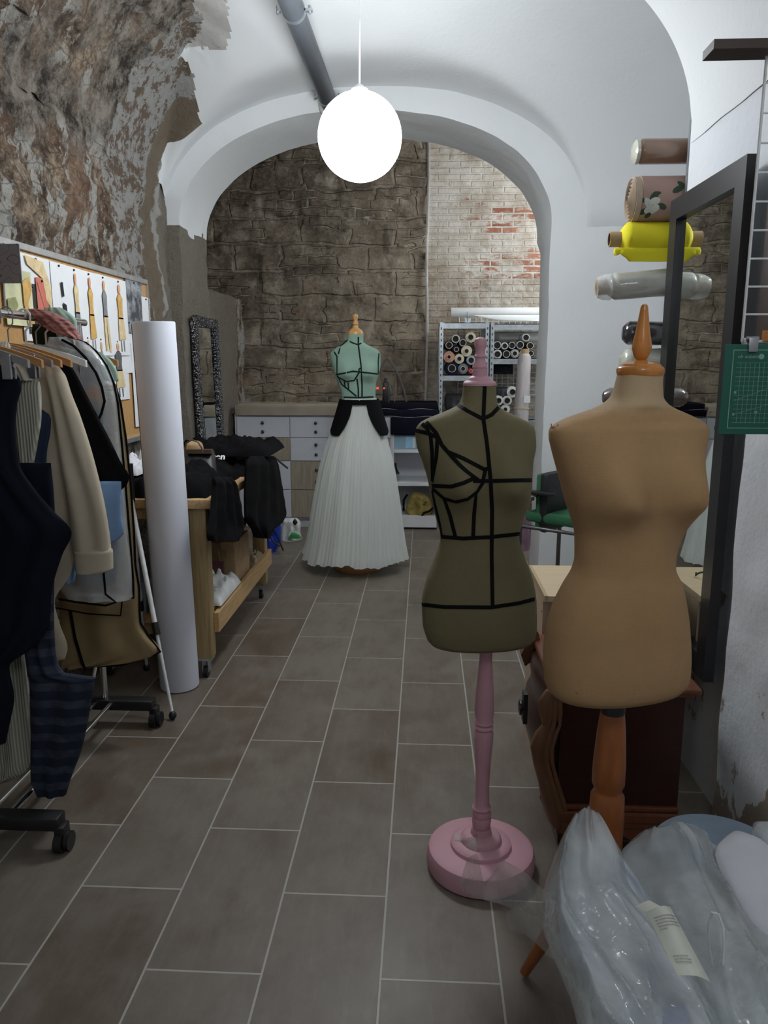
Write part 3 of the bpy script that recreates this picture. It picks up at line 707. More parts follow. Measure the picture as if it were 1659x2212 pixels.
g2v = [Vector((cc.x+(v.x-cc.x)*1.03, cc.y+(v.y-cc.y)*1.03, v.z)) for v in gi]; f0 = list(g.f); g.add(g2v, f0)
w = 121
edge = [[i, i+1, k+i+1, k+i] for i in range(120)]+[[K*w+i, K*w+i+1, k+K*w+i+1, k+K*w+i] for i in range(120)]
g.f += edge; g.mi += [0]*len(edge)
g.build('peplum', m_black, pe, True, 50)
MB().lathe([(.130, 0), (.134, .0), (.134, .03), (.130, .03)], (cc.x, D3, onY(775, 872, D3).z-.003), seg=48, cap=False).build('waistband', m_black, pe, True)
# ================================================================ LEFT : GARMENT RACK
m_blkpl = mat('black_plastic', (.012, .012, .013), .45, 0, .1); m_chr = mat('chrome', (.75, .76, .78), .15, 1, .04)
RX = -1.33
rk = empty('garment_rack', (RX, 2.5, 0), 'chrome garment rack on black castor feet crowded with clothes at left', 'clothes rack')
for yy in (2.12, 2.96):
    f = MB().box((RX-.21, yy-.03, .07), (RX+.21, yy+.03, .115), bev=.008).build('foot_bar', m_blkpl, rk, True)
    MB().cyl((RX, yy, .1), (RX, yy, 1.65), .013, 14).build('upright', m_chr, rk, True)
    for s in (-1, 1):
        mb = MB(); x = RX+s*.21
        mb.cyl((x-.012, yy-.02, .032), (x+.012, yy-.02, .032), .032, 20); mb.cyl((x+.016, yy-.01, .032), (x+.03, yy-.01, .032), .030, 20)
        mb.box((x-.016, yy-.03, .04), (x+.016, yy+.02, .085), bev=.006)
        mb.build('castor', m_blkpl, rk, True)
for s in (-1, 1): MB().cyl((RX+s*.035, 2.12, .10), (RX+s*.035, 2.96, .10), .010, 12).build('base_rail', m_chr, rk, True)
MB().cyl((RX, 1.95, 1.652), (RX, 3.02, 1.652), .014, 14).build('top_rail', m_chr, rk, True)
m_hw = wood('hanger_wood', (.50, .25, .09), .2, .4); m_hwhite = mat('white_hanger_plastic', (.75, .76, .76), .35); m_clip = mat('brushed_metal', (.4, .4, .42), .35, .9)
def hanger(d, kind, label, drop=.10, w=.20):
    e = empty('clothes_hanger', (RX, d, 1.64), label, 'hanger', 'hangers on the chrome rail')
    z = 1.652; pts = [Vector((RX+.020*math.sin(a)+0, d, z+.006+.022*math.cos(a))) for a in [(-.65+i*.17)*PI for i in range(9)]]
    pts = [Vector((RX-.020, d, z-.008))]+[Vector((RX+.021*math.cos(a), d, z+.021*math.sin(a))) for a in [PI-i*PI/8 for i in range(9)]]+[Vector((RX+.018, d, z-.03)), Vector((RX, d, z-.05)), Vector((RX, d, z-drop))]
    MB().tube(pts, .0035 if kind == 'white' else .0022, 8).build('hook', m_hwhite if kind == 'white' else m_clip, e, True)
    zz = z-drop; n = 14
    pts = [Vector((RX+w*s, d, zz-.055*abs(s)**1.4)) for s in [i/n*2-1 for i in range(n+1)]]
    mb = MB(); vs = []
    for p in pts:
        for dy, dz in ((-.007, -.012), (.007, -.012), (.007, .010), (-.007, .010)): vs.append(p+Vector((0, dy, dz)))
    mb.add(vs, [[i*4+k, i*4+(k+1) % 4, i*4+4+(k+1) % 4, i*4+4+k] for i in range(n) for k in range(4)]+[[3, 2, 1, 0], [n*4+k for k in range(4)]])
    mb.build('arms', {'wood': m_hw, 'white': m_hwhite, 'clip': m_clip}[kind], e, True)
    if kind == 'clip':
        for s in (-1, 1):
            x = RX+s*.14; mb = MB().box((x-.014, d-.016, zz-.10), (x+.014, d-.008, zz-.03), bev=.002).box((x-.014, d+.008, zz-.10), (x+.014, d+.016, zz-.03), bev=.002)
            mb.cyl((x-.016, d, zz-.06), (x+.016, d, zz-.06), .007, 10); mb.build('clip', m_clip, e)
for d, k, l in ((2.18, 'clip', 'metal hanger holding the black coat nearest on the rail'), (2.26, 'wood', 'wooden hanger of the navy banded trousers'), (2.32, 'clip', 'metal hanger above the ivory ribbed top'), (2.38, 'wood', 'wooden hanger beside the navy shirt'),
                (2.45, 'wood', 'wooden hanger inside the beige linen shirt'), (2.56, 'white', 'white plastic hanger in front of the black jacket'), (2.63, 'clip', 'clip hanger with dangling metal clips past the black jacket'), (2.70, 'white', 'white plastic hanger at the clear garment bag'), (2.83, 'wood', 'wooden hanger of the kraft garment bag')):
    hanger(d, k, l)
def garment(name, label, cat, d, parts, base=None, group=None):
    e = empty(name, (RX, d, 0.2 if base is None else base), label, cat, group)
    for (pn, rows, dd, th, m, kw) in parts: slab(rows, dd, th, **kw).build(pn, m, e, True, 80)
    return e
m_navy = cloth('midnight_navy_cloth', (.009, .010, .018), .3); m_navy2 = cloth('navy_cotton', (.02, .032, .065), .25)
t = NT('navy_banded_weave'); z = t.sep(t.pos)[2]; x = t.sep(t.pos)[0]
bnd = t.math('GREATER_THAN', t.math('SINE', t.math('MULTIPLY', z, 2*PI/.058)), .1)
zig = t.math('SINE', t.math('ADD', t.math('MULTIPLY', z, 900), t.math('MULTIPLY', t.math('PINGPONG', x, .006), 1500)))
c = t.mix(t.math('MULTIPLY', bnd, t.math('MULTIPLY', t.math('GREATER_THAN', zig, .1), t.ramp(t.noise(25, 4), [(.35, .2), (.6, 1.)]))), (.008, .014, .034), (.085, .10, .135))
M_BAND = t.fin(c, .85)
t = NT('ivory_rib_knit'); x = t.sep(t.pos)[0]
rib = t.math('SINE', t.math('MULTIPLY', x, 2*PI/.009)); c = t.mix(t.math('MULTIPLY', t.math('ADD', rib, 1), .5), (.36, .35, .28), (.56, .55, .46)); t.bump(rib, .6, .002); M_RIB = t.fin(c, .9)
m_lin = cloth('beige_linen', (.58, .50, .38), .10, .9, 350); m_lin2 = cloth('ivory_voile', (.62, .58, .48), .08)
garment('coat', 'black coat hanging nearest the camera at the left edge', 'coat', 2.20, [
    ('body', [(788, -70, 0), (800, -90, 22), (812, -95, 40), (835, -100, 47), (870, -110, 38), (920, -115, 34), (1000, -120, 42), (1060, -120, 78), (1100, -120, 112), (1152, -120, 155), (1200, -120, 134), (1280, -120, 112), (1350, -120, 106), (1400, -120, 70), (1440, -110, 20), (1510, -110, 31), (1550, -110, 24), (1605, -90, 12)], 2.20, .05, m_navy, dict(folds=4, amp=.008))])
garment('trousers', 'navy trousers with pale herringbone bands on the rack', 'trousers', 2.27, [
    ('leg', [(1180, 40, 118), (1350, 46, 116), (1420, 56, 120), (1458, 60, 140), (1464, 62, 206), (1500, 64, 200), (1560, 66, 190), (1620, 66, 176), (1680, 68, 154), (1716, 82, 143)], 2.27, .045, M_BAND, dict(folds=2, amp=.006, nv=60)),
    ('waist', [(1000, 20, 110), (1100, 30, 118), (1190, 38, 120)], 2.275, .045, m_navy, dict(folds=2, amp=.004))])
garment('knit_top', 'ivory ribbed knit top with white neck tie', 'top', 2.32, [
    ('body', [(815, 20, 70), (826, 25, 86), (860, 28, 89), (900, 30, 89), (950, 36, 82), (1000, 46, 72), (1052, 57, 60)], 2.32, .035, M_RIB, dict(folds=1, amp=.004)),
    ('neck_tie', [(738, -5, 18), (760, -8, 26), (780, 2, 44), (800, 8, 60), (822, 12, 70)], 2.31, .03, m_lin2, dict(folds=4, amp=.006))])
garment('rib_skirt', 'long ivory ribbed skirt hanging low behind the black coat', 'skirt', 2.34, [
    ('skirt', [(1330, -60, 20), (1350, -60, 42), (1420, -70, 54), (1500, -75, 62), (1600, -80, 66), (1645, -80, 66), (1668, -85, 55), (1688, -90, 20)], 2.34, .04, M_RIB, dict(folds=3, amp=.008))])
garment('shirt', 'navy blue shirt with one shoulder between ivory top and linen shirt', 'shirt', 2.385, [
    ('body', [(885, 70, 92), (900, 70, 109), (930, 65, 108), (980, 60, 100), (1060, 55, 98), (1120, 50, 100), (1260, 50, 98)], 2.385, .035, m_navy2, dict(folds=2, amp=.005))])
garment('linen_shirt', 'beige linen shirt with long hanging sleeve', 'shirt', 2.46, [
    ('body', [(742, -40, 22), (756, -60, 62), (772, -80, 108), (795, -100, 128), (850, -110, 138), (900, -110, 146), (1000, -115, 155), (1100, -115, 158), (1200, -115, 160), (1240, -115, 152), (1300, -115, 118), (1350, -115, 130), (1400, -115, 146), (1424, -115, 140)], 2.46, .05, m_lin, dict(folds=4, amp=.008)),
    ('sleeve', [(790, 96, 126), (808, 100, 138), (850, 112, 152), (900, 120, 172), (1000, 133, 204), (1100, 147, 228), (1180, 156, 240), (1222, 162, 243), (1230, 163, 242)], 2.42, .05, m_lin, dict(folds=1.5, amp=.007)),
    ('cuff', [(1185, 160, 243), (1228, 164, 244), (1236, 166, 225)], 2.412, .058, m_lin, dict()),
    ('pleated_bib', [(800, 35, 70), (830, 28, 72), (860, 30, 72)], 2.425, .02, m_lin2, dict(folds=5, amp=.005))])
garment('shirt', 'light blue shirt showing below the black jacket', 'shirt', 2.52, [
    ('body', [(1040, 120, 262), (1100, 120, 262), (1150, 120, 268), (1168, 122, 252), (1200, 120, 170), (1258, 122, 160)], 2.52, .04, cloth('light_blue_cotton', (.20, .33, .56), .12), dict(folds=3, amp=.006))])
garment('jacket', 'black jacket with wide pointed sleeve behind the linen shirt', 'jacket', 2.58, [
    ('body', [(762, 60, 118), (774, 60, 140), (800, 55, 160), (850, 50, 186), (900, 50, 212), (950, 50, 238), (1000, 60, 262), (1030, 60, 279), (1045, 62, 276), (1065, 62, 254), (1088, 64, 232), (1100, 64, 210)], 2.58, .05, m_black, dict(folds=3, amp=.008))])
# garment bags
t = NT('clear_garment_bag'); t.bump(t.noise(7, 4, .6, dist=1.2), .7, .02); t.fin((.80, .82, .82), .16)
tr_ = t.n.new('ShaderNodeBsdfTransparent'); tr_.inputs[0].default_value = (.93, .94, .95, 1); mx = t.n.new('ShaderNodeMixShader')
mx.inputs[0].default_value = .55; t.l.new(t.b.outputs[0], mx.inputs[1]); t.l.new(tr_.outputs[0], mx.inputs[2]); t.l.new(mx.outputs[0], t.out.inputs['Surface']); M_CLEAR = t.m
t = NT('painted_print_dress'); cA = t.mix(t.ramp(t.noise(7, 4), [(.45, 0.), (.55, 1.)]), (.40, .43, .43), (.15, .19, .25))
def spot(c, x, z, r, colr, cur):
    px_, _, pz_ = t.sep(t.pos); dd = t.math('ADD', t.math('POWER', t.math('ABSOLUTE', t.math('SUBTRACT', px_, x)), 2), t.math('POWER', t.math('ABSOLUTE', t.math('SUBTRACT', pz_, z)), 2))
    dd = t.math('ADD', t.math('SQRT', dd), t.math('MULTIPLY', t.math('SUBTRACT', t.noise(18, 3), .5), .07)); return t.mix(t.math('LESS_THAN', dd, r), cur, colr)
q = onY(200, 850, 2.66); cA = spot(t, q.x+.0, q.z, .030, (.62, .27, .10), cA); q = onY(188, 815, 2.66); cA = spot(t, q.x, q.z, .026, (.10, .20, .30), cA)
M_PRINT = t.fin(cA, .8)
garment('dress', 'grey dress with painted orange and blue print inside the clear bag', 'dress', 2.68, [
    ('body', [(760, 118, 180), (790, 118, 210), (830, 120, 226), (870, 120, 232), (900, 125, 226), (960, 125, 232), (1060, 125, 240), (1160, 120, 262), (1262, 125, 250)], 2.68, .05, M_PRINT, dict(folds=3, amp=.009))])
def piping(path, d, parent, m=None, r=.0042, off=-.006): MB().tube([onY(x, y, d)+Vector((0, off, 0)) for x, y in densify(path, 12)], r, 6).build('piping', m or m_black, parent, True)
gb = garment('garment_bag', 'clear garment bag with black piped edges over a printed dress', 'garment bag', 2.66, [
    ('film', [(728, 105, 150), (740, 105, 188), (760, 105, 210), (790, 105, 232), (830, 108, 248), (870, 110, 256), (950, 112, 264), (1050, 115, 273), (1150, 120, 281), (1250, 125, 289), (1292, 150, 288)], 2.66, .10, M_CLEAR, dict(folds=2.5, amp=.008))])
piping([(150, 729), (188, 741), (210, 760), (232, 790), (248, 830), (256, 870), (264, 950), (273, 1050), (281, 1150), (289, 1250), (290, 1290), (275, 1292)], 2.66, gb)
piping([(150, 735), (175, 748), (200, 773), (222, 805), (234, 835), (240, 865), (233, 892), (224, 908), (223, 925), (229, 960)], 2.655, gb, off=-.056, r=.0048)
piping([(236, 1228), (240, 1275), (262, 1292), (240, 1299), (180, 1292), (140, 1285)], 2.655, gb, off=-.05, r=.004)
m_kraft = cloth('kraft_nonwoven', (.34, .25, .13), .12, .9, 300)
kb = garment('garment_bag', 'tan non-woven garment bag with black piping hanging furthest on the rack', 'garment bag', 2.86, [
    ('bag', [(830, 120, 250), (870, 110, 262), (950, 110, 274), (1050, 112, 284), (1150, 114, 291), (1220, 118, 294), (1270, 125, 302), (1320, 128, 303), (1345, 130, 305), (1375, 130, 324), (1402, 130, 345), (1412, 130, 344), (1424, 130, 300), (1435, 132, 262), (1438, 135, 190)], 2.86, .07, m_kraft, dict(folds=2.2, amp=.010))])
piping([(250, 830), (262, 870), (274, 950), (284, 1050), (291, 1150), (294, 1220), (302, 1270), (303, 1320), (305, 1345), (324, 1375), (348, 1407), (300, 1425), (262, 1436), (190, 1439), (132, 1437)], 2.86, kb)
piping([(162, 1313), (172, 1370), (188, 1425), (195, 1437)], 2.86, kb, r=.006, off=-.042); piping([(130, 1305), (200, 1318), (270, 1322), (273, 1293)], 2.86, kb, off=-.045, r=.003)
# cloths thrown over the end of the rail
t = NT('pink_pleated_cloth'); rib = t.noise(60, 3, vec=t.map(t.co, rot=(0, .75, 0), scale=(.08, 1, 1.6))); t.bump(rib, .8, .004); M_PP = t.fin(t.mix(t.ramp(rib, [(.38, 0.), (.6, 1.)]), (.17, .05, .045), (.56, .25, .22)), .85)
garment('pleated_scarf', 'dusty pink pleated scarf thrown over the end of the rail', 'scarf', 2.62, [('cloth', [(667, 60, 88), (676, 66, 118), (690, 80, 142), (705, 95, 160), (718, 118, 168), (728, 148, 173), (733, 165, 174)], 2.60, .06, M_PP, dict(folds=3, amp=.006, nv=14))], 1.55)
garment('scarf', 'mint green cloth lying under the pink pleated scarf', 'scarf', 2.72, [('cloth', [(664, 95, 130), (676, 95, 150), (695, 105, 165), (712, 120, 165), (735, 130, 150)], 2.72, .05, cloth('mint_cotton', (.36, .50, .41), .1), dict(folds=3, amp=.008, nv=12))], 1.55)
garment('dark_bundle', 'dark green bundle of cloth on the rail behind the clips', 'cloth', 2.76, [('cloth', [(700, 70, 115), (720, 70, 150), (745, 75, 160), (775, 80, 150)], 2.76, .05, cloth('bottle_green_cloth', (.02, .028, .018), .2), dict(folds=2, amp=.006, nv=12))], 1.45)
garment('mint_shirt', 'pale green garment edge showing behind the clear garment bag', 'shirt', 2.78, [('cloth', [(760, 200, 218), (780, 200, 240), (800, 205, 252), (818, 215, 256), (824, 240, 254)], 2.78, .03, cloth('mint_cotton', (.36, .50, .41), .1), dict(nv=10))], 1.4)
# folding stand behind the rack
m_wpole = mat('white_powder_coat', (.78, .79, .80), .35); ap = Vector((-1.28, 3.24, .95))
st_ = empty('tripod_stand', (-1.28, 3.24, 0), 'thin white tripod stand with black joints behind the garment bags', 'stand')
for f_ in (onZ(373, 1545, .02), Vector((-1.47, 3.10, .02)), Vector((-1.36, 3.52, .02))):
    a = ap; dv = (f_-a).normalized(); mid_ = a+(f_-a)*.62
    lg = MB().cyl(a, mid_, .0105, 12).cyl(mid_, f_, .007, 12).build('leg', m_wpole, st_, True)
    MB().cyl(mid_-dv*.03, mid_+dv*.025, .015, 12).build('joint', m_blkpl, lg, True); MB().sphere(f_+Vector((0, 0, .0)), .017, 12, 8, (1, 1, 1.1)).build('foot', m_blkpl, lg, True)
MB().cyl(ap-Vector((0, 0, .05)), ap+Vector((0, 0, .12)), .022, 14).build('head', m_blkpl, st_, True)
# ================================================================ WHITE ROLL
t = NT('white_foam'); t.bump(t.noise(400, 2), .15, .001); M_FOAM = t.fin(t.mix(t.noise(3), (.60, .62, .70), (.66, .675, .75)), .7)
b0 = onZ(389, 1482, .0); topc = onY(332, 697, 3.30); ax = (topc-b0)
rl = empty('foam_roll', b0, 'tall white roll of foam sheet leaning upright before the workbench', 'roll')
r_ = .089; L_ = ax.length
MB().lathe([(r_-.012, .02), (r_-.004, 0), (r_, .004), (r_, L_-.004), (r_-.003, L_), (r_-.014, L_), (r_-.014, L_-.3)], b0+Vector((0, 0, .004)), ax, 64, cap=True).build('roll', M_FOAM, rl, True, 40)
q = Vector((0, 0, 1)).rotation_difference(ax.normalized())
MB().add([b0+q @ Vector((r_*1.0*math.cos(a)*k, r_*math.sin(a)*k, z)) for z in (.006, L_-.004) for k in (1.002, 1.025) for a in (PI*1.02,)]+[b0+q @ Vector((-r_*1.02, -.02, z)) for z in (.006, L_-.004)], [[0, 1, 3, 2], [1, 4, 5, 3]]).build('loose_edge', M_FOAM, rl)
# ================================================================ WORKBENCH
m_pine = wood('pine', (.56, .36, .17), .22, .5, (30, 2.2, 30), 3); m_pinev = wood('pine_vertical', (.42, .30, .14), .22, .5, (30, 30, 2), 3)
wbX0, wbX1, wbY0, wbY1, wbH = -1.60, -.955, 3.40, 4.84, .885
wk = empty('workbench', (-1.28, 4.1, 0), 'rough pine workbench on castors piled with black clothes', 'workbench')
MB().box((wbX0, wbY0, wbH-.042), (wbX1, wbY1, wbH), bev=.003).build('worktop', m_pine, wk, True)
mb = MB()
mb.box((wbX0+.03, wbY0+.05, wbH-.10), (wbX1-.09, wbY0+.075, wbH-.042)).box((wbX0+.03, wbY1-.075, wbH-.10), (wbX1-.06, wbY1-.05, wbH-.042)); mb.build('apron', m_pine, wk)
for x in (wbX0+.04, -1.085):
    for y in (3.44, 4.715):
        MB().box((x, y, .10), (x+.078, y+.078, wbH-.042), bev=.003).build('leg', m_pinev, wk, True)
        cst = MB().box((x+.005, y+.005, .088), (x+.073, y+.073, .10)).box((x+.025, y+.012, .03), (x+.029, y+.06, .09)).box((x+.052, y+.012, .03), (x+.056, y+.06, .09)).build('castor', m_steel, wk)
        MB().cyl((x+.03, y+.028, .028), (x+.051, y+.028, .028), .028, 22).build('wheel', m_blkpl, cst, True)
MB().box((wbX0+.03, 3.46, .27), (-1.01, 4.78, .285)).build('lower_shelf', m_pine, wk)
MB().box((-1.007, 3.50, .215), (-.982, 4.80, .315), bev=.002).build('shelf_rail', m_pine, wk)
MB().box((wbX0+.03, 3.50, .20), (-1.09, 3.525, .27)).build('cross_rail', m_pine, wk); MB().box((wbX0+.03, 4.70, .20), (-1.09, 4.725, .27)).build('cross_rail', m_pine, wk)
# heap on the top
def heap(name, label, cat, x0, x1, y0, y1, z, h, m, seed, parts=(), lumps=6, sharp=1.0, n=44):
    e = empty(name, ((x0+x1)/2, (y0+y1)/2, z), label, cat)
    def fn(u, v):
        a = 2*u-1; b = 2*v-1; ed = max(0, 1-a**4)*max(0, 1-b**4); p = Vector((u*3+seed, v*3, seed))
        hh = h*(ed**.5)*(.65+.45*fbm(p*sharp, 4)+.35*abs(noise.noise(p*2.6)))
        w = .06*noise.noise(p*1.4); return Vector((lerp(x0, x1, u)+w*(x1-x0)*ed, lerp(y0, y1, v)+w*(y1-y0), z+.002+max(0, hh)))
    mb = grid_mesh(fn, n, n); k = len(mb.v); w_ = n+1
    rim = [i for i in range(w_)]+[j*w_+n for j in range(1, w_)]+[n*w_+i for i in range(n-1, -1, -1)]+[j*w_ for j in range(n-1, 0, -1)]
    mb.v += [Vector((mb.v[i].x, mb.v[i].y, z+.001)) for i in rim]; m_ = len(rim)
    for i in range(m_): mb.f.append([rim[i], rim[(i+1) % m_], k+(i+1) % m_, k+i]); mb.mi.append(0)
    mb.f.append([k+i for i in range(m_)]); mb.mi.append(0)
    mb.build(parts[0] if parts else 'cloth', m, e, True, 80); return e
sw = heap('sweatshirt', 'black sweatshirt with white lettering folded on the workbench', 'sweatshirt', -1.42, -1.0, 3.44, 4.08, wbH, .15, m_black, 3.1)
heap('coat', 'black fur-trimmed coat heaped at the far end of the workbench', 'coat', -1.5, -.98, 4.12, 4.78, wbH, .17, m_black, 8.3)
heap('black_shirt', 'black shirt bundled against the wall end of the workbench', 'shirt', -1.6, -1.38, 3.42, 4.05, wbH, .10, m_black, 5.3)
heap('white_cloth', 'crumpled white cloth on the workbench left of the foam roll', 'cloth', -1.58, -1.36, 3.56, 3.86, wbH+.085, .09, cloth('white_cotton', (.72, .73, .78), .05), 1.9, sharp=2)
# lettering
def text(s, size, loc, rot, m, parent, name='lettering', ext=.0006, bold=False):
    cu = bpy.data.curves.new(name, 'FONT'); cu.body = s; cu.size = size; cu.extrude = ext; cu.align_x = 'CENTER'; cu.align_y = 'CENTER'
    if bold: cu.offset = size*.03
    o = bpy.data.objects.new(name, cu); COL.objects.link(o)
    me = bpy.data.meshes.new_from_object(o); bpy.data.objects.remove(o)
    me.transform(Matrix.Translation(Vector(loc)) @ rot.to_matrix().to_4x4())
    mb = MB().add([v.co for v in me.vertices], [list(p.vertices) for p in me.polygons]); return mb.build(name, m, parent)
from mathutils import Euler
m_wink = mat('white_print', (.8, .8, .8), .6)
bvs = BVHTree.FromPolygons([sw.children[0].matrix_basis @ v.co+sw.location for v in sw.children[0].data.vertices], [list(p.vertices) for p in sw.children[0].data.polygons])
for tx, x_ in (('uen', 472), ('35', 494)):
    hh = bvs.ray_cast(CAM, ray(x_, 989).normalized())
    if hh[0]: text(tx, .05, hh[0]+Vector((0, -.006, .006)), Euler((math.radians(48), 0, .1)), m_wink, sw, bold=True)
m_leather = mat('brown_leather', (.09, .055, .035), .5)
belt_pts = [onY(x, y, 3.75) for x, y in ((400, 975), (402, 958), (414, 950), (428, 955), (436, 968), (438, 978))]
hb = empty('handbag', onY(430, 985, 3.8), 'black handbag with thin brown strap lying on the workbench', 'handbag')
MB().tube(belt_pts, .004, 8).build('strap', m_leather, hb, True)
slab([(972, 398, 462, 3.85), (982, 396, 464, 3.83), (1000, 396, 466, 3.8), (1030, 396, 470, 3.76)], 3.8, .10, crumple=.004).build('bag', m_blkpl, hb, True, 60)
MB().box(onY(400, 980, 3.77), onY(458, 975, 3.79)+Vector((0, .02, .01))).build('top_edge', m_leather, hb)
tan = empty('tan_cap', onY(415, 965, 4.2), 'tan cloth cap behind the black handbag on the workbench', 'cap')
slab([(952, 415, 428), (956, 404, 434), (964, 400, 438), (975, 398, 440)], 4.1, .08, nv=8).build('crown', cloth('tan_cloth', (.45, .30, .16), .1), tan, True, 80)
lb = empty('leather_strap', onY(545, 985, 4.4), 'brown buckled leather strap lying on the black coat', 'strap')
hp = onY(540, 985, 4.3)
slab([(975, 522, 540), (982, 508, 552), (992, 512, 556), (998, 525, 545)], 4.28, .02, nv=8).build('patch', mat('worn_brown_suede', (.15, .10, .07), .8), lb, True, 80)
MB().tube([onY(x, y, 4.24) for x, y in ((531, 990), (535, 975), (543, 968))], .007, 8).tube([onY(x, y, 4.3) for x, y in ((590, 985), (605, 998), (622, 1012))], .006, 8).build('buckle', m_blkpl, lb, True)
heap('black_sleeve', 'long black sleeve bundle along the back of the workbench', 'garment', -1.30, -.86, 4.20, 4.70, wbH+.10, .10, m_black, 11.2)
# draped pieces hanging off the bench
def drape(name, label, rows, X, th, seed, m=m_black):
    e = empty(name, onX(rows[0][1]+20, rows[0][0], X), label, 'garment')
    slab([(y, a, b, X) for y, a, b in rows], X, th, folds=3.5, amp=.014, place=lambda x, y, d: onX(x, y, d), nrm=Vector((1, -.35, 0)), seed=seed, crumple=.008, nv=26).build('cloth', m, e, True, 80)
    return e
drape('black_trousers', 'black trousers hanging off the near corner of the workbench', [(1030, 458, 500), (1050, 460, 512), (1080, 458, 516), (1110, 454, 520), (1135, 450, 524), (1158, 448, 514), (1168, 450, 510)], -.925, .05, 1)
drape('black_dress', 'black dress hanging off the far end of the workbench', [(985, 540, 590), (1000, 534, 598), (1040, 532, 604), (1080, 530, 610), (1110, 530, 614), (1128, 534, 606), (1142, 545, 586), (1162, 556, 574)], -.90, .07, 5)
# things on the lower shelf
def box(name, label, cat, a, b, m, lid=None, group=None, bev=.003, lidm=None, part='body'):
    a = Vector(a); b = Vector(b); e = empty(name, ((a.x+b.x)/2, (a.y+b.y)/2, min(a.z, b.z)), label, cat, group)
    MB().box(a, b, bev=bev).build(part, m, e)
    if lid: MB().box((a.x-.004, a.y-.004, b.z-lid), (b.x+.004, b.y+.004, b.z+.003), bev=.002).build('lid', lidm or m, e)
    return e
m_card = mat('cardboard', (.42, .29, .16), .85, 0, .1)
cb = box('cardboard_box', 'brown cardboard box with open flap on the shelf under the workbench', 'box', (-1.32, 4.05, .286), (-1.03, 4.38, .53), m_card)
MB().box((-1.10, 4.02, .50), (-1.03, 4.05, .54)).tube([(-1.08, 4.04, .53), (-1.06, 4.0, .46), (-1.10, 3.99, .44), (-1.12, 4.02, .50)], .004, 6).build('flap', m_card, cb)
box('burgundy_folder', 'burgundy folder standing on the shelf under the workbench', 'folder', (-1.36, 3.90, .286), (-1.06, 3.93, .46), mat('burgundy_card', (.07, .012, .022), .6), part='cover')
box('cardboard_tray', 'shallow cardboard tray under the white plastic bag on the shelf', 'tray', (-1.34, 3.56, .286), (-1.02, 3.88, .325), m_card, part='tray')
t = NT('thin_white_plastic'); t.bump(t.noise(14, 4, .6, dist=1), .6, .01); M_TWP = t.fin((.72, .73, .72), .35)
heap('white_plastic_sheet', 'crumpled white plastic sheet on the shelf under the workbench', 'plastic sheet', -1.33, -.985, 3.56, 3.98, .328, .12, M_TWP, 2.2, sharp=1.6)
t = NT('clear_blue_tub'); M_TUB = t.fin((.23, .30, .36), .2)
for i, (x, y) in enumerate(((-1.56, 3.56), (-1.56, 3.92))):
    box('storage_tub', ['grey blue storage tub nearest on the bench shelf, left of the leg', 'grey blue storage tub further back on the bench shelf by the wall'][i], 'tub', (x, y, .286), (x+.20, y+.30, .44), M_TUB, .015, 'tubs on the bench shelf')
heap('twine_bundle', 'tangled beige cloth scraps at the far end of the bench shelf', 'cloth', -1.2, -1.0, 4.42, 4.68, .288, .07, cloth('beige_scraps', (.36, .29, .2), .3), 6.2, sharp=2.5)
# bags on the floor beyond the bench
def sack(name, label, rows, d, th, m, extra=None, cat='bag'):
    e = empty(name, Vector((onY((rows[-1][1]+rows[-1][2])/2, rows[-1][0], d).x, d, 0)), label, cat)
    slab(rows, d, th, crumple=.022, folds=2, amp=.01, nv=22).build('bag', m, e, True, 80)
    return e
t = NT('glossy_blue_plastic'); t.bump(t.noise(12, 4), .5, .01); M_BLUE = t.fin((.012, .045, .42), .3)
bb_ = sack('blue_bag', 'bright blue shopping bag on the floor beyond the workbench', [(1118, 575, 604), (1135, 566, 606), (1160, 564, 607), (1185, 566, 600), (1196, 572, 592)], 6.0, .16, M_BLUE)
MB().tube([onY(x, y, 5.88) for x, y in ((584, 1122), (590, 1140), (600, 1160), (612, 1190))], .007, 6).tube([onY(x, y, 5.86) for x, y in ((578, 1150), (590, 1170), (606, 1180))], .007, 6).build('handle', m_blkpl, bb_, True)
pb_ = sack('plastic_bag', 'white carrier bag with green print on the floor by the drawers', [(1119, 612, 642), (1132, 609, 650), (1150, 608, 649), (1164, 607, 652), (1168, 610, 645)], 6.4, .14, M_TWP)
slab([(1150, 630, 636), (1156, 626, 648), (1163, 622, 652)], 6.30, .02, nv=6).build('green_print', mat('green_print', (.05, .30, .09), .5), pb_, True, 80)
slab([(1121, 636, 638), (1128, 632, 643), (1134, 636, 639)], 6.30, .02, nv=6).build('black_print', m_blkpl, pb_, True, 80)
# ================================================================ NOTICE BOARD (left wall)
BX = -1.575
Pn = lambda x, y, o=0: onX(x, y, BX+o)
m_cork = mat('cork', (.52, .30, .12), .9, 0, .15, 60, .3, .002, 200)
bt = 1.935; bb2 = 1.10; by0 = 2.35; by1 = 4.42
bd = empty('notice_board', (BX-.02, (by0+by1)/2, bb2), 'long cork notice board with aluminium frame on the left stone wall', 'notice board')
MB().box((BX-.025, by0, bb2), (BX-.004, by1, bt)).build('cork_panel', m_cork, bd)
m_alu = mat('aluminium', (.6, .62, .64), .35, .8)
mb = MB().box((BX-.03, by0-.01, bt-.004), (BX+.008, by1+.01, bt+.022), bev=.002).box((BX-.03, by0-.01, bb2-.022), (BX+.008, by1+.01, bb2+.004), bev=.002)
mb.box((BX-.03, by1, bb2), (BX+.008, by1+.014, bt)).box((BX-.03, by0-.012, bb2), (BX+.008, by0, bt)).build('frame', m_alu, bd)
m_paper = mat('white_paper', (.80, .82, .84), .8, 0, .02); m_pin = mat('dark_pin', (.03, .03, .03), .4)
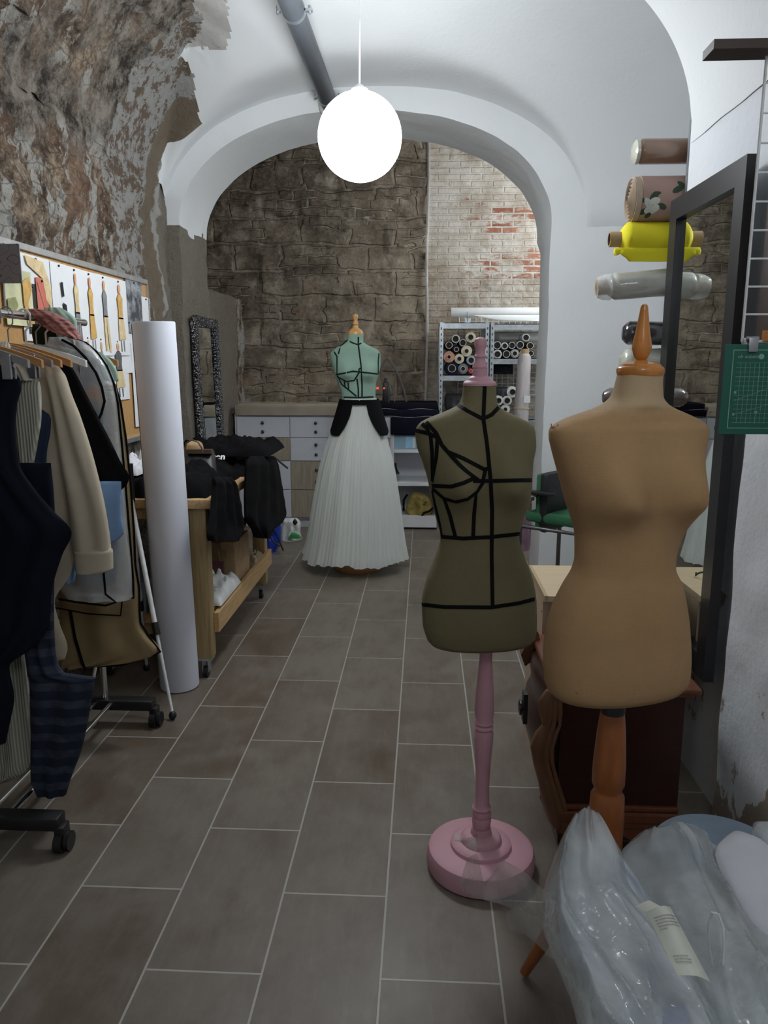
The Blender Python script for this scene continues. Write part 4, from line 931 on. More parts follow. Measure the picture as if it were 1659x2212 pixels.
def sheet(name, label, x0, x1, yt, yb, m=None, cat='drawing', layer=0, pins=True, group=None):
    """a sheet pinned to the board; x0,x1 and yt,yb read at its near edge"""
    a = Pn(x0, yt); b = Pn(x1, yt); c = Pn(x0, yb); Y0, Y1, Zt, Zb = a.y, b.y, a.z, c.z; X = BX+.002+layer*.003
    e = empty(name, (X, (Y0+Y1)/2, Zb), label, cat, group)
    n = 8; g = grid_mesh(lambda u, v: Vector((X+.004*(v**3)*math.sin(u*PI), lerp(Y0, Y1, u), lerp(Zt, Zb, v))), n, n)
    g.add([v+Vector((.0008, 0, 0)) for v in g.v], [list(f) for f in g.f]).build('paper', m or m_paper, e)
    if pins: MB().sphere((X+.004, (Y0+Y1)/2, Zt-.012), .005, 8, 6).build('pin', m_pin, e)
    return e, Y0, Y1, Zt, Zb, X
C_ = {'ochre': (.66, .40, .13), 'skin': (.72, .36, .20), 'grey': (.12, .12, .12), 'lgrey': (.25, .25, .25), 'black': (.012, .014, .02), 'pale': (.72, .56, .32), 'olive': (.33, .33, .15)}
CM = {k: mat('watercolour_'+k, v, .85, 0, .2, 30) for k, v in C_.items()}
def croquis(e, Y0, Y1, Zt, Zb, X, spec):
    w = Y1-Y0; h = Zt-Zb
    for (nm, colr, poly) in spec:
        MB().prism([(X+.0068, Y0+w*u, Zt-h*v) for u, v in poly], (.0007, 0, 0)).build(nm, CM[colr], e)
def fig(top, bottom, wid=.17, topc='ochre', botc='ochre', skirt=True):
    c = .5; s = [('figure_head', 'skin', [(c-.05, .07), (c+.04, .07), (c+.07, .13), (c+.03, .2), (c-.03, .2), (c-.07, .13)]),
         ('figure_top', topc, [(c-.05, .19), (c+.05, .19), (c+.16, .25), (c+.13, .42), (c+.15, .52), (c-.13, .52), (c-.11, .42), (c-.15, .25)])]
    if skirt: s += [('figure_skirt', botc, [(c-.13, .5), (c+.15, .5), (c+.26, .78), (c-.16, .80)]), ('figure_leg', 'grey', [(c-.06, .8), (c-.03, .8), (c-.02, .95), (c-.05, .95)]), ('figure_leg', 'grey', [(c+.1, .8), (c+.13, .8), (c+.14, .95), (c+.11, .95)])]
    else: s += [('figure_leg', botc, [(c-.13, .5), (c+.03, .5), (c+.02, .94), (c-.12, .94)]), ('figure_leg', botc, [(c+.03, .5), (c+.15, .5), (c+.3, .95), (c+.14, .95)])]
    return s
GS = 'fashion sketches pinned in rows on the board'
row1 = [(104, 139, 563, 'ink fashion figure in black spots and stripes', [('figure_top', 'black', [(.5, .2), (.62, .2), (.66, .35), (.55, .36)]), ('figure_skirt', 'black', [(.55, .42), (.75, .44), (.85, .75), (.72, .73), (.6, .55)]), ('figure_leg', 'black', [(.5, .62), (.62, .64), (.6, .78), (.5, .75)])]),
        (139, 170, 573, 'fashion figure in ochre cape and grey trousers', fig(0, 0, topc='pale', botc='lgrey', skirt=False)),
        (170, 202, 582, 'fashion figure in long ochre wrapped dress', fig(0, 0)),
        (202, 232, 590, 'fashion figure in grey top and wide ochre trousers', fig(0, 0, topc='lgrey', botc='pale', skirt=False)),
        (232, 268, 598, 'fashion figure in ochre coat dress with short hem', fig(0, 0, topc='ochre', botc='pale'))]
for x0, x1, yt, lab, spec in row1:
    s_ = sheet('fashion_sketch', 'upper row sketch of '+lab, x0, x1, yt, yt+205-(x0-104)*.28, layer=1, group=GS); croquis(*s_, spec)
row2 = [(168, 202, 723, 'pale figure partly hidden by the garment bag', fig(0, 0, topc='pale', botc='pale')), (202, 226, 727, 'figure in olive and grey dress', fig(0, 0, topc='lgrey', botc='olive')), (226, 272, 731, 'figure in grey top and narrow ochre skirt', fig(0, 0, topc='grey', botc='pale'))]
for x0, x1, yt, lab, spec in row2:
    s_ = sheet('fashion_sketch', 'lower row sketch of '+lab, x0, x1, yt, yt+(165 if x0 < 210 else 137), layer=0, group=GS); croquis(*s_, spec)
s_ = sheet('watercolour_sheet', 'large white sheet with pale ochre watercolour wash at the board left', 36, 106, 543, 735, cat='painting', layer=0)
croquis(*s_, [('wash', 'pale', [(.15, .02), (.7, .05), (.9, .35), (.88, .6), (.72, .5), (.65, .25), (.2, .12)]), ('brush_line', 'grey', [(.45, .3), (.47, .3), (.75, .8), (.73, .8)])])
t = NT('grey_photo_print'); M_PHOTO = t.fin(t.mix(t.ramp(t.noise(14, 3), [(.4, 0.), (.6, 1.)]), (.06, .065, .08), (.36, .38, .40)), .5)
sheet('photo_print', 'dark grey photo collage pinned near the board right end', 268, 304, 601, 720, M_PHOTO, 'photo', 0)
sheet('paper_note', 'small white note pinned at the upper right of the board', 303, 320, 640, 760, None, 'note', 1)
sheet('paper_pattern', 'long white paper pattern strip hanging from the board', 280, 303, 740, 925, None, 'pattern', 1)
sheet('paper_pattern', 'white paper pattern piece above the long strip', 262, 290, 690, 806, None, 'pattern', 0)
sheet('cut_out_garment', 'coral red paper garment pinned beside the watercolour', 72, 96, 598, 740, mat('coral_paper', (.62, .17, .12), .7), 'cut-out', 2)
sheet('cut_out_garment', 'black paper garment piece next to the coral one', 52, 76, 610, 720, m_pin, 'cut-out', 1)
s_ = sheet('watercolour_sheet', 'torn yellow green watercolour painting at the left edge of the board', 0, 60, 575, 700, mat('yellowgreen_wash', (.68, .68, .42), .8, 0, .25, 8), 'painting', 2)
croquis(*s_, [('wash', 'ochre', [(.6, .2), (.85, .1), (.95, .3), (.75, .6), (.95, .95), (.7, .98), (.6, .6)]), ('wash', 'olive', [(.02, .55), (.3, .5), (.38, .65), (.2, .8), (.02, .75)])])
t = NT('grey_sketch_paper'); n = t.math('ABSOLUTE', t.math('SINE', t.math('MULTIPLY', t.noise(14, 1), 22))); M_GSK = t.fin(t.mix(t.ramp(n, [(.05, 0.), (.22, 1.)]), (.07, .07, .08), (.20, .205, .235)), .8)
g_ = empty('grey_drawing', (-1.48, 2.80, 1.62), 'grey card with dark curling line drawing clipped at far left', 'drawing')
MB().box(onY(-30, 527, 2.82), onY(49, 612, 2.825)).build('card', M_GSK, g_); MB().cyl(onY(8, 612, 2.83), onY(12, 680, 2.83), .004, 8).cyl(onY(8, 612, 2.83), onY(8, 525, 2.83), .004, 8).build('wire', m_clip, g_)
# ================================================================ ORNATE MIRROR
t = NT('mirror_glass'); M_MIR = t.fin((.80, .84, .83), .015, 1.0)
t = NT('ornate_black_frame'); v = t.voro(55); t.bump(v, 1.0, .012); M_ORN = t.fin(t.mix(t.ramp(t.noise(120, 2), [(.56, 0.), (.60, 1.)]), (.012, .012, .014), (.38, .38, .40)), .2)  # silver flecks of the finish also stand in for glints on the relief
def framed(name, label, corner0, corner1, z0, z1, fw, depth, mfr, lean, fr_profile=False, mg=M_MIR):
    """mirror standing on segment corner0->corner1 (x,y); normal to the left of travel; lean = shift of the top away"""
    a = Vector((*corner0, 0)); b = Vector((*corner1, 0)); u = (b-a).normalized(); w = (b-a).length; nn = Vector((u.y, -u.x, 0))
    e = empty(name, ((a.x+b.x)/2, (a.y+b.y)/2, z0), label, 'mirror')
    P = lambda s, z, o: a+u*s+Vector((0, 0, z))+nn*(o-lean*(z-z0)/(z1-z0))
    def bar(s0, s1, za, zb):
        mb = MB(); vs = [P(s, z, o) for o in (0, depth) for s in (s0, s1) for z in (za, zb)]
        mb.add(vs, [[0, 1, 3, 2], [4, 6, 7, 5], [0, 4, 5, 1], [2, 3, 7, 6], [0, 2, 6, 4], [1, 5, 7, 3]]); return mb
    f = MB()
    for g in (bar(0, fw, z0, z1), bar(w-fw, w, z0, z1), bar(fw, w-fw, z0, z0+fw), bar(fw, w-fw, z1-fw, z1)): f.add(g.v, g.f)
    fr = f.build('frame', mfr, e)
    if fr_profile:
        bmod = fr.modifiers.new('b', 'BEVEL'); bmod.width = .012; bmod.segments = 3
    bar(fw-.002, w-fw+.002, z0+fw-.002, z1-fw+.002)
    g = MB().add([P(s, z, depth*.45) for s, z in ((fw-.003, z0+fw-.003), (w-fw+.003, z0+fw-.003), (w-fw+.003, z1-fw+.003), (fw-.003, z1-fw+.003))]+[P(s, z, depth*.2) for s, z in ((fw-.003, z0+fw-.003), (w-fw+.003, z0+fw-.003), (w-fw+.003, z1-fw+.003), (fw-.003, z1-fw+.003))], [[0, 1, 2, 3], [7, 6, 5, 4], [0, 4, 5, 1], [1, 5, 6, 2], [2, 6, 7, 3], [3, 7, 4, 0]])
    g.build('glass', mg, e); return e
framed('ornate_mirror', 'tall narrow mirror in glossy black ornate frame beside the arch jamb', (-1.545, 5.20), (-1.50, 5.66), .12, 1.80, .065, .035, M_ORN, .03, True)
# ================================================================ BACK ROOM : DRESSER
m_drw = mat('white_melamine', (.66, .68, .74), .4, 0, .03); m_oak = wood('grey_oak_laminate', (.36, .31, .24), .2, .5, (25, 25, 2), 3); m_knob = mat('brushed_knob', (.12, .11, .10), .35, .8)
DY = 6.88
def zpix(y, Y=DY): return onY(700, y, Y).z
def xpix(x, Y=DY, y=1000): return onY(x, y, Y).x
dr = empty('chest_of_drawers', (-1.05, DY+.25, 0), 'white and grey oak chest of drawers along the back stone wall', 'chest of drawers')
zs = [zpix(q) for q in (900, 945.5, 996, 1058, 1118)]; xs = [xpix(q) for q in (514.5, 628, 741, 844)]
MB().box((xs[0]-.02, DY+.012, .09), (xs[3]+.02, DY+.50, zs[0]+.025)).box((xs[0]+.04, DY+.06, 0), (xs[3]-.02, DY+.45, .09)).build('carcass', m_drw, dr)
# colours per drawer (column x row)
cols = [['w', 'o', 'w', 'w'], ['w', 'w', 'o', 'o'], ['w', 'o', 'w', 'w']]
for i in range(3):
    for j in range(4):
        f_ = MB().box((xs[i]+.003, DY-.008, zs[j+1]+.003), (xs[i+1]-.003, DY+.012, zs[j]-.003), bev=.002).build('drawer', m_drw if cols[i][j] == 'w' else m_oak, dr)
        if cols[i][j] == 'o': f_['label'] = 'grey oak drawer front'
        zm = (zs[j]+zs[j+1])/2; dz = (zs[j]-zs[j+1])*.21
        for k, s in enumerate((-1, 1)):
            if i == 0 and j > 1: continue
            MB().lathe([(.006, 0), (.006, .012), (.014, .016), (.015, .024), (.010, .028), (.001, .029)], ((xs[i]+xs[i+1])/2, DY-.008, zm+s*dz), (0, -1, 0), 16).build('knob', m_knob, f_, True)
# padded cloth over the chest
bl = empty('folded_blanket', (-1.1, DY+.25, zs[0]+.03), 'thick beige padded blanket covering the chest of drawers', 'blanket')
slab([(872, 516, 735), (878, 508, 738), (888, 507, 740), (897, 510, 742)], DY, .03, nv=10, place=lambda x, y, d: onY(x, y, d-.02), crumple=.003).build('front_edge', cloth('beige_felt', (.38, .33, .26), .1), bl, True, 80)
def blf(u, v): return Vector((lerp(xpix(508), xpix(742), u), lerp(DY-.03, DY+.5, v), zs[0]+.03+.075*(min(1, min(u, 1-u)*30, v*12+.5, ))+.012*fbm(Vector((u*7, v*5, 2)), 4)))
g = grid_mesh(blf, 70, 24); g.build('top_layer', cloth('beige_felt', (.38, .33, .26), .1), bl, True, 80)
nb = []
for i, (x0, x1, za, zb_, dy, c_, lb_) in enumerate(((742, 948, 900, 884, 0, (.008, .008, .018), 'folded midnight navy fabric lowest on the shelf unit top'), (745, 944, 884, 870, .02, (.008, .008, .015), 'folded black fabric topmost on the shelf unit by the steamer'), )):
    e = empty('folded_fabric', (xpix((x0+x1)/2), DY+.2, zpix(za)), lb_, 'fabric', 'dark fabrics folded on the shelf unit')
    MB().box((xpix(x0), DY-.02+dy, zpix(za)), (xpix(x1), DY+.45, zpix(zb_)), bev=.012).build('fold', cloth('dark_fabric_%d' % i, c_, .2), e, True)
    MB().tube([(lerp(xpix(x0), xpix(x1), k/20), DY-.022+dy, zpix(za)+.002+.006*math.sin(k*.8+i)) for k in range(21)], .0022, 6).build('selvedge', mat('pale_selvedge', (.35, .34, .38), .7), e, True)
# the open shelf unit under it
su = empty('open_shelf_unit', (-.15, DY+.2, 0), 'low white open shelf unit right of the drawers', 'shelf unit')
x0, x1 = xpix(846), xpix(945); zt_ = zpix(901)
mb = MB().box((x0, DY+.02, .02), (x0+.02, DY+.45, zt_)).box((x1-.02, DY+.02, .02), (x1, DY+.45, zt_)).box((x0, DY+.02, zt_-.02), (x1, DY+.45, zt_)); mb.build('carcass', m_white, su)
MB().box((x0+.02, DY+.43, .02), (x1-.02, DY+.45, zt_-.02)).build('back_panel', m_white, su)
for yp in (977, 1048): MB().box((x0+.02, DY+.0, zpix(yp)), (x1-.02, DY+.43, zpix(yp)+.03)).build('shelf', m_white, su)
MB().box((x0, DY-.0, .02), (x1, DY+.43, zpix(1113))).build('base_panel', m_white, su)
# navy cloth hanging at the top compartment
e = empty('fabric_drape', (xpix(890), DY, zpix(938)), 'midnight blue fabric hanging over the top shelf opening', 'fabric')
MB().box((x0-.01, DY-.03, zpix(938)), (x1+.005, DY-.005, zpix(901)), bev=.008).build('cloth', cloth('dark_fabric_0', (.008, .008, .018), .2), e, True)
# blue box on the shelf
t = NT('frosted_blue_plastic'); M_FB = t.fin((.30, .45, .55), .25)
e = box('plastic_box', 'pale blue translucent plastic box on the upper open shelf', 'box', (xpix(842), DY+.03, zpix(977)+.03), (xpix(903), DY+.3, zpix(941)), M_FB, .012)
MB().box((xpix(876), DY+.024, zpix(968)), (xpix(897), DY+.03, zpix(943))).build('label', mat('light_blue_label', (.35, .62, .85), .5), e); MB().box((xpix(891), DY+.022, zpix(967)), (xpix(897), DY+.026, zpix(946))).build('label', m_white, e)
e = sack('yellow_pouch', 'mustard yellow drawstring pouch with black strap on the lowest open shelf', [(1063, 893, 905), (1070, 886, 922), (1085, 880, 933), (1100, 876, 935), (1110, 880, 932)], DY+.12, .16, cloth('mustard_cloth', (.34, .26, .08), .3), cat='pouch')
MB().tube([onY(x, y, DY+.02) for x, y in ((936, 1096), (928, 1104), (916, 1108), (912, 1114), (916, 1120))], .010, 8).tube([onY(x, y, DY+.02) for x, y in ((872, 1104), (872, 1080), (880, 1068))], .010, 8).build('strap', m_black, e, True)
for k, (xx, yy) in enumerate(((905, 1083), (913, 1082), (920, 1085), (908, 1089), (916, 1089))): MB().sphere(onY(xx, yy, DY+.035), .008, 8, 6).build('eyelet', m_blkpl, e)
e = empty('shoe', (xpix(856), DY+.15, zpix(1048)+.03), 'dark shoe at the left of the middle open shelf', 'shoe')
slab([(1000, 850, 856), (1012, 849, 858), (1020, 849, 862), (1024, 849, 864)], DY+.15, .08, nv=8).build('upper', m_blkpl, e, True, 80); MB().box(onY(849, 1024, DY+.1), onY(864, 1021, DY+.2)).build('sole', m_white, e)
# steamer
e = empty('steam_station', (xpix(838), DY+.15, zpix(884)), 'small black steam iron station with red light and looping hose', 'steam iron')
MB().box((xpix(826), DY+.05, zpix(871)), (xpix(838), DY+.15, zpix(826)), bev=.008).build('boiler', m_blkpl, e, True)
MB().box((xpix(829), DY+.07, zpix(826)), (xpix(834), DY+.1, zpix(817)), bev=.003).build('knob', m_blkpl, e)
t = NT('red_indicator'); t.fin((.9, .05, .02), .4); t.b.inputs['Emission Color'].default_value = (1, .06, .02, 1); t.b.inputs['Emission Strength'].default_value = 1.5; M_RED = t.m
MB().sphere((xpix(829), DY+.049, zpix(839)), .008, 10, 8).build('indicator_light', M_RED, e)
MB().box((xpix(812), DY+.06, zpix(841)), (xpix(817), DY+.08, zpix(837))).build('indicator_light', M_RED, e)
slab([(832, 833, 839), (842, 828, 842), (858, 826, 843), (870, 825, 842)], DY+.1, .08, nv=8).build('iron', mat('dark_grey_plastic', (.05, .055, .065), .4), e, True, 80)
MB().tube([onY(x, y, DY+.22) for x, y in ((823, 820), (824, 795), (830, 778), (838, 774), (850, 790), (862, 812), (872, 840), (878, 868))], .010, 8).tube([onY(x, y, DY+.12) for x, y in ((830, 838), (838, 830), (846, 832), (850, 850), (852, 868))], .006, 8).build('hose', mat('grey_hose', (.16, .15, .14), .6), e, True)
# ================================================================ SHELVING WITH FABRIC ROLLS
def zz6(y): return onY(1000, y, 6.9).z
def xx6(x, y=800): return onY(x, y, 6.9).x
def shelving(label, x0, x1, shelves, zt):
    e = empty('metal_shelving', ((x0+x1)/2, 7.12, 0), label, 'shelving'); w = .034
    for x, s in ((x0, 1), (x1-w, -1)):
        for y in (6.88, 7.34):
            mb = MB().box((x, y, 0), (x+w, y+.003, zt)).box((x if s > 0 else x+w-.003, y, 0), ((x+.003) if s > 0 else x+w, y+w, zt))
            u_ = mb.build('upright', m_steel, e)
            if y < 7: 
                h_ = MB()
                for k in range(int(zt/.05)): h_.box((x+w/2-.005, y-.0008, .03+k*.05), (x+w/2+.005, y+.0005, .05+k*.05))
                h_.build('slot_holes', mat('slot_dark', (.06, .065, .07), .7), u_)
    for z in shelves:
        MB().box((x0+.003, 6.885, z-.05), (x1-.003, 6.895, z)).box((x0+.003, 6.885, z-.006), (x1-.003, 7.37, z)).box((x0+.003, 6.8835, z-.034), (x1-.003, 6.886, z-.030)).box((x0+.003, 6.8835, z-.020), (x1-.003, 6.886, z-.016)).build('shelf', m_steel, e)
    return e
X1a, X1b = xx6(948), xx6(1055); X2a, X2b = xx6(1057), xx6(1057)+.62
S1 = [zz6(697), zz6(810), zz6(940), .45]; S2 = [zz6(700), zz6(774), zz6(905), .45]
shelving('galvanised metal shelving unit holding fabric rolls, left of the pair', X1a, X1b, S1, zz6(696))
shelving('galvanised metal shelving unit holding fabric rolls, right of the pair', X2a, X2b, S2, zz6(698))
rc = {'black': (.01, .01, .012), 'navy': (.012, .014, .035), 'white': (.72, .72, .70), 'cream': (.62, .56, .40), 'peach': (.55, .28, .19), 'ltblue': (.33, .44, .55), 'grey': (.18, .19, .20), 'brown': (.07, .04, .03), 'red': (.35, .02, .02), 'bluegrey': (.14, .18, .26), 'dkgrey': (.05, .05, .055), 'clear': (.38, .38, .38)}
m_core = mat('roll_core_card', (.48, .47, .45), .8); m_hole = mat('roll_core_inside', (.012, .011, .01), .95)
def froll(c4x, c4y, r4, colr, rin, lab, grp, y0=6.90, L=.44, squash=1.0):
    px_, py_ = 860+c4x/4.88, 660+c4y/4.88; p = onY(px_, py_, y0); R = (onY(px_+r4/4.88, py_, y0).x-p.x); ri = R*rin
    e = empty('fabric_roll', (p.x, y0+L/2, p.z-R), lab, 'fabric roll', grp)
    MB().lathe([(ri+.004, .003), (R*.96, 0), (R, .006), (R, L-.006), (R*.96, L), (ri+.004, L-.003)], p, (0, 1, 0), 30).build('fabric', cloth('roll_'+colr, rc[colr], .15), e, True, 40)
    MB().lathe([(ri, -.008), (ri+.005, -.008), (ri+.005, L+.008), (ri, L+.008), (ri, -.008)], p, (0, 1, 0), 24, cap=False).build('core', m_core, e, True, 40)
    MB().lathe([(ri*.98, .0), (ri*.98, .02)], p+Vector((0, -.004, 0)), (0, 1, 0), 24).build('core_hollow', m_hole, e)
for a in [(607, 352, 44, 'white', .72, 'white ended roll at the top left of the left unit'), (537, 418, 46, 'black', .68, 'black roll with pale core ring near the left upright'), (683, 392, 42, 'grey', .72, 'grey roll with wide core beside the white ended one'), (765, 335, 56, 'cream', .5, 'large cream roll at the top behind the pink finial'),
          (614, 462, 44, 'black', .45, 'solid black roll in the middle of the left unit'), (722, 480, 58, 'cream', .36, 'cream roll left of the pink finial'), (537, 542, 60, 'peach', .3, 'peach pink roll against the left upright'), (645, 562, 52, 'cream', .42, 'cream roll low in the middle of the left unit'), (770, 577, 50, 'ltblue', .6, 'light blue roll beside the pink finial'),
          (567, 662, 72, 'navy', .5, 'thick navy roll resting on the left shelf'), (685, 667, 54, 'grey', .4, 'grey roll resting on the left shelf'), (768, 690, 34, 'red', .3, 'small red roll on the shelf behind the pink finial'), (840, 640, 50, 'black', .4, 'black roll on the shelf mostly behind the pink finial')]:
    froll(*a[:5], a[5], 'fabric rolls in the left shelving unit')
for a in [(1045, 420, 44, 'bluegrey', .78, 'blue grey roll at the left of the upper row'), (1123, 426, 38, 'white', .66, 'white roll in the upper row'), (1200, 420, 43, 'dkgrey', .7, 'dark grey roll in the upper row centre'), (1286, 416, 42, 'clear', .78, 'clear wrapped roll in the upper row'), (1348, 338, 42, 'white', .72, 'white roll topmost at the right'), (1392, 424, 44, 'brown', .7, 'brown roll at the arch edge of the upper row'),
          (1047, 514, 48, 'white', .66, 'white roll at the left of the lower row'), (1142, 512, 43, 'dkgrey', .74, 'dark roll second in the lower row'), (1230, 506, 46, 'clear', .5, 'clear wrapped roll third in the lower row'), (1316, 508, 42, 'dkgrey', .76, 'dark roll fourth in the lower row'),
          (1398, 505, 40, 'dkgrey', .6, 'dark roll last in the lower row by the arch'), (1205, 912, 58, 'white', .52, 'white roll topmost in the bottom stack'), (1150, 1002, 50, 'white', .6, 'white roll in the middle of the bottom stack'), (1060, 1002, 50, 'white', .55, 'white roll left in the bottom stack'), (1130, 1095, 48, 'white', .4, 'white roll lowest in the bottom stack')]:
    froll(*a[:5], a[5]+' of the right shelving unit', 'fabric rolls in the right shelving unit')
for i, (a, b, c_, l) in enumerate((((1068, 836), (1105, 858), 'dkgrey', 'dark grey cloth bundle between the white rolls and upper shelf'), ((960, 850), (1005, 885), 'dkgrey', 'dark cloth bundle low in the left shelving unit'), ((1062, 800), (1108, 772), 'black', 'flat black cloth under the right unit shelf'))):
    e = empty('cloth_bundle', onY((a[0]+b[0])/2, max(a[1], b[1]), 7.05), l, 'cloth')
    slab([(lerp(a[1], b[1], q), a[0]+(4 if q in (0, 1) else 0), b[0]-(4 if q in (0, 1) else 0)) for q in (0, .3, .7, 1)] if b[1] > a[1] else [(lerp(b[1], a[1], q)+8, a[0], b[0]) for q in (0, .5, 1)], 7.05, .2, crumple=.02, folds=3, amp=.006, nv=12).build('cloth', cloth('roll_'+c_, rc[c_], .15), e, True, 80)
# long rolls lying on the top and inside right unit
def lroll(name, label, p, q, r, m, core=None, cat='fabric roll', parent=None, drape_=None):
    p = Vector(p); q = Vector(q); e = empty(name, p+Vector((0, 0, -r)), label, cat); L = (q-p).length
    MB().lathe([(r*.35, .004), (r*.93, 0), (r, r*.12), (r, L-r*.12), (r*.93, L), (r*.35, L-.004)], p, q-p, 36).build('fabric', m, e, True, 40)
    if core: d_ = (q-p).normalized(); MB().lathe([(r*.45, -core), (r*.5, -core), (r*.5, 0), (r*.45, 0)], p, q-p, 24, cap=False).build('core', m_card, e, True, 40)
    return e
m_wroll = cloth('white_roll_cloth', (.78, .79, .78), .04)
e = lroll('fabric_roll', 'long white fabric roll lying across the top of the metal shelving', onY(974, 675, 7.1), onY(974, 675, 7.1)+Vector((1.25, 0, 0)), .042, m_wroll)
slab([(680, 1020, 1200), (686, 1040, 1210), (692, 1075, 1210), (694, 1130, 1205)], 7.05, .03, nv=6).build('loose_flap', m_wroll, e, True, 80)
lroll('fabric_roll', 'white fabric roll lying across inside the right metal shelving', onY(1066, 726, 7.2), onY(1066, 726, 7.2)+Vector((.55, 0, 0)), .04, m_wroll)
# support hooks for the roll on top
hk = empty('metal_bracket', onY(1010, 697, 7.1), 'small metal bracket holding the long white roll', 'bracket')
MB().box(onY(1004, 697, 7.09), onY(1016, 688, 7.11)).cyl(onY(1010, 697, 7.1), onY(1010, 674, 7.04), .004, 8).build('bracket', m_steel, hk)
# wire grid on the back wall
def wiregrid(name, label, p, ux, uy, nx, ny, st, r, m, cat='wire grid'):
    p = Vector(p); ux = Vector(ux); uy = Vector(uy); e = empty(name, p, label, cat); mb = MB()
    for i in range(nx+1): mb.cyl(p+ux*i*st, p+ux*i*st+uy*ny*st, r*(1.5 if i in (0, nx) else 1), 6)
    for j in range(ny+1): mb.cyl(p+uy*j*st, p+uy*j*st+ux*nx*st, r*(1.5 if j in (0, ny) else 1), 6)
    mb.build('wires', m, e, True); return e
wiregrid('wire_grid', 'white wire grid panel on the wall behind the metal shelving', (xx6(995), 7.40, 1.2), (1, 0, 0), (0, 0, 1), 18, 14, .052, .003, m_hwhite)
# upright wrapped roll at the shelving front
t = NT('plastic_wrapped_lilac'); t.bump(t.noise(14, 5, .6, dist=1.5, ms=(1, 1, .3)), .7, .012); M_WRAP = t.fin((.42, .38, .38), .22)
a = onY(1134, 757, 6.6); b = Vector((onY(1105, 1150, 6.6).x, 6.45, .02)); q = b+(a-b)
e = empty('wrapped_fabric_roll', b, 'plastic wrapped lilac grey roll leaning upright against the shelving', 'fabric roll')
MB().lathe([(.03, 0), (.075, .01), (.078, .3), (.075, .8), (.060, 1.1), (.055, (a-b).length-.06), (.04, (a-b).length-.03)], b, a-b, 28).build('wrapped_cloth', M_WRAP, e, True, 50)
dv = (a-b).normalized(); MB().cyl(a-dv*.05, a+dv*.01, .035, 20).build('core', m_card, e, True)
MB().cyl(b+dv*1.10, b+dv*1.115, .064, 24).build('tape_band', mat('yellowed_tape', (.5, .45, .3), .4), e, True); MB().box(onY(1132, 855, 6.50), onY(1145, 870, 6.505)).build('label', m_paper, e)
# lilac bag lower right
sack('lilac_bag', 'crumpled lilac bag on the floor behind the olive dress form', [(1105, 1135, 1150), (1130, 1125, 1152), (1160, 1122, 1150), (1185, 1124, 1150), (1192, 1128, 1146)], 6.2, .14, cloth('lilac_cloth', (.30, .18, .25), .2))
# ================================================================ RIGHT : ROLLS ON A WALL RACK
RY = 3.32
wr = empty('wall_roll_rack', (1.0, RY, 1.3), 'grey wall rail with arms carrying fabric rolls beside the pier', 'wall rack')
MB().box((1.0, 3.205, 1.25), (1.018, 3.225, 2.50)).box((1.17, 3.205, 1.25), (1.20, RY+.03, 2.5)).build('rail', m_steel, wr)
t = NT('brown_wrapped_paper'); t.bump(t.noise(10, 4), .4, .01); M_BRW = t.fin(t.mix(t.noise(9), (.17, .09, .05), (.32, .19, .12)), .3, Coat_Weight=.8)
t = NT('grey_wrapped'); t.bump(t.noise(9, 5, .6, dist=1, ms=(.4, 1, 1)), .6, .012); M_GRW = t.fin(t.mix(t.noise(8), (.40, .40, .36), (.58, .57, .52)), .25, Coat_Weight=.6)
t = NT('black_wrapped'); t.bump(t.noise(13, 5, .6, dist=1), .6, .012); M_BKW = t.fin(t.mix(t.ramp(t.noise(8), [(.4, 0.), (.6, 1.)]), (.012, .011, .012), (.05, .045, .05)), .2, Coat_Weight=1.)
t = NT('cream_wrapped'); t.bump(t.noise(10, 5, .6, dist=1), .7, .015); M_CRW = t.fin(t.mix(t.noise(8), (.42, .43, .35), (.62, .62, .53)), .25, Coat_Weight=.6)
t = NT('dark_brown_wrapped'); t.bump(t.noise(12, 5, .6, dist=1), .7, .012); M_DBW = t.fin(t.mix(t.noise(8), (.07, .05, .048), (.16, .125, .12)), .22, Coat_Weight=.8)
t = NT('yellow_cloth'); t.bump(t.noise(300, 2), .2, .001); M_YEL = t.fin(t.mix(t.noise(4), (.66, .57, .008), (.80, .72, .02)), .85)
t = NT('rose_floral_cloth'); px_, py_, pz_ = t.sep(t.pos)
fc = (.33, .21, .18); cur = t.mix(t.noise(5), (.30, .19, .165), (.38, .25, .215))
def blob(cur, x, z, rx, rz, ang, colr):
    dx = t.math('SUBTRACT', px_, x); dz = t.math('SUBTRACT', pz_, z); ca, sa = math.cos(ang), math.sin(ang)
    a_ = t.math('DIVIDE', t.math('ADD', t.math('MULTIPLY', dx, ca), t.math('MULTIPLY', dz, sa)), rx); b_ = t.math('DIVIDE', t.math('SUBTRACT', t.math('MULTIPLY', dz, ca), t.math('MULTIPLY', dx, sa)), rz)
    d_ = t.math('ADD', t.math('MULTIPLY', a_, a_), t.math('MULTIPLY', b_, b_)); return t.mix(t.math('LESS_THAN', d_, 1.), cur, colr)
F = lambda x, y: onY(x, y, RY-.085)
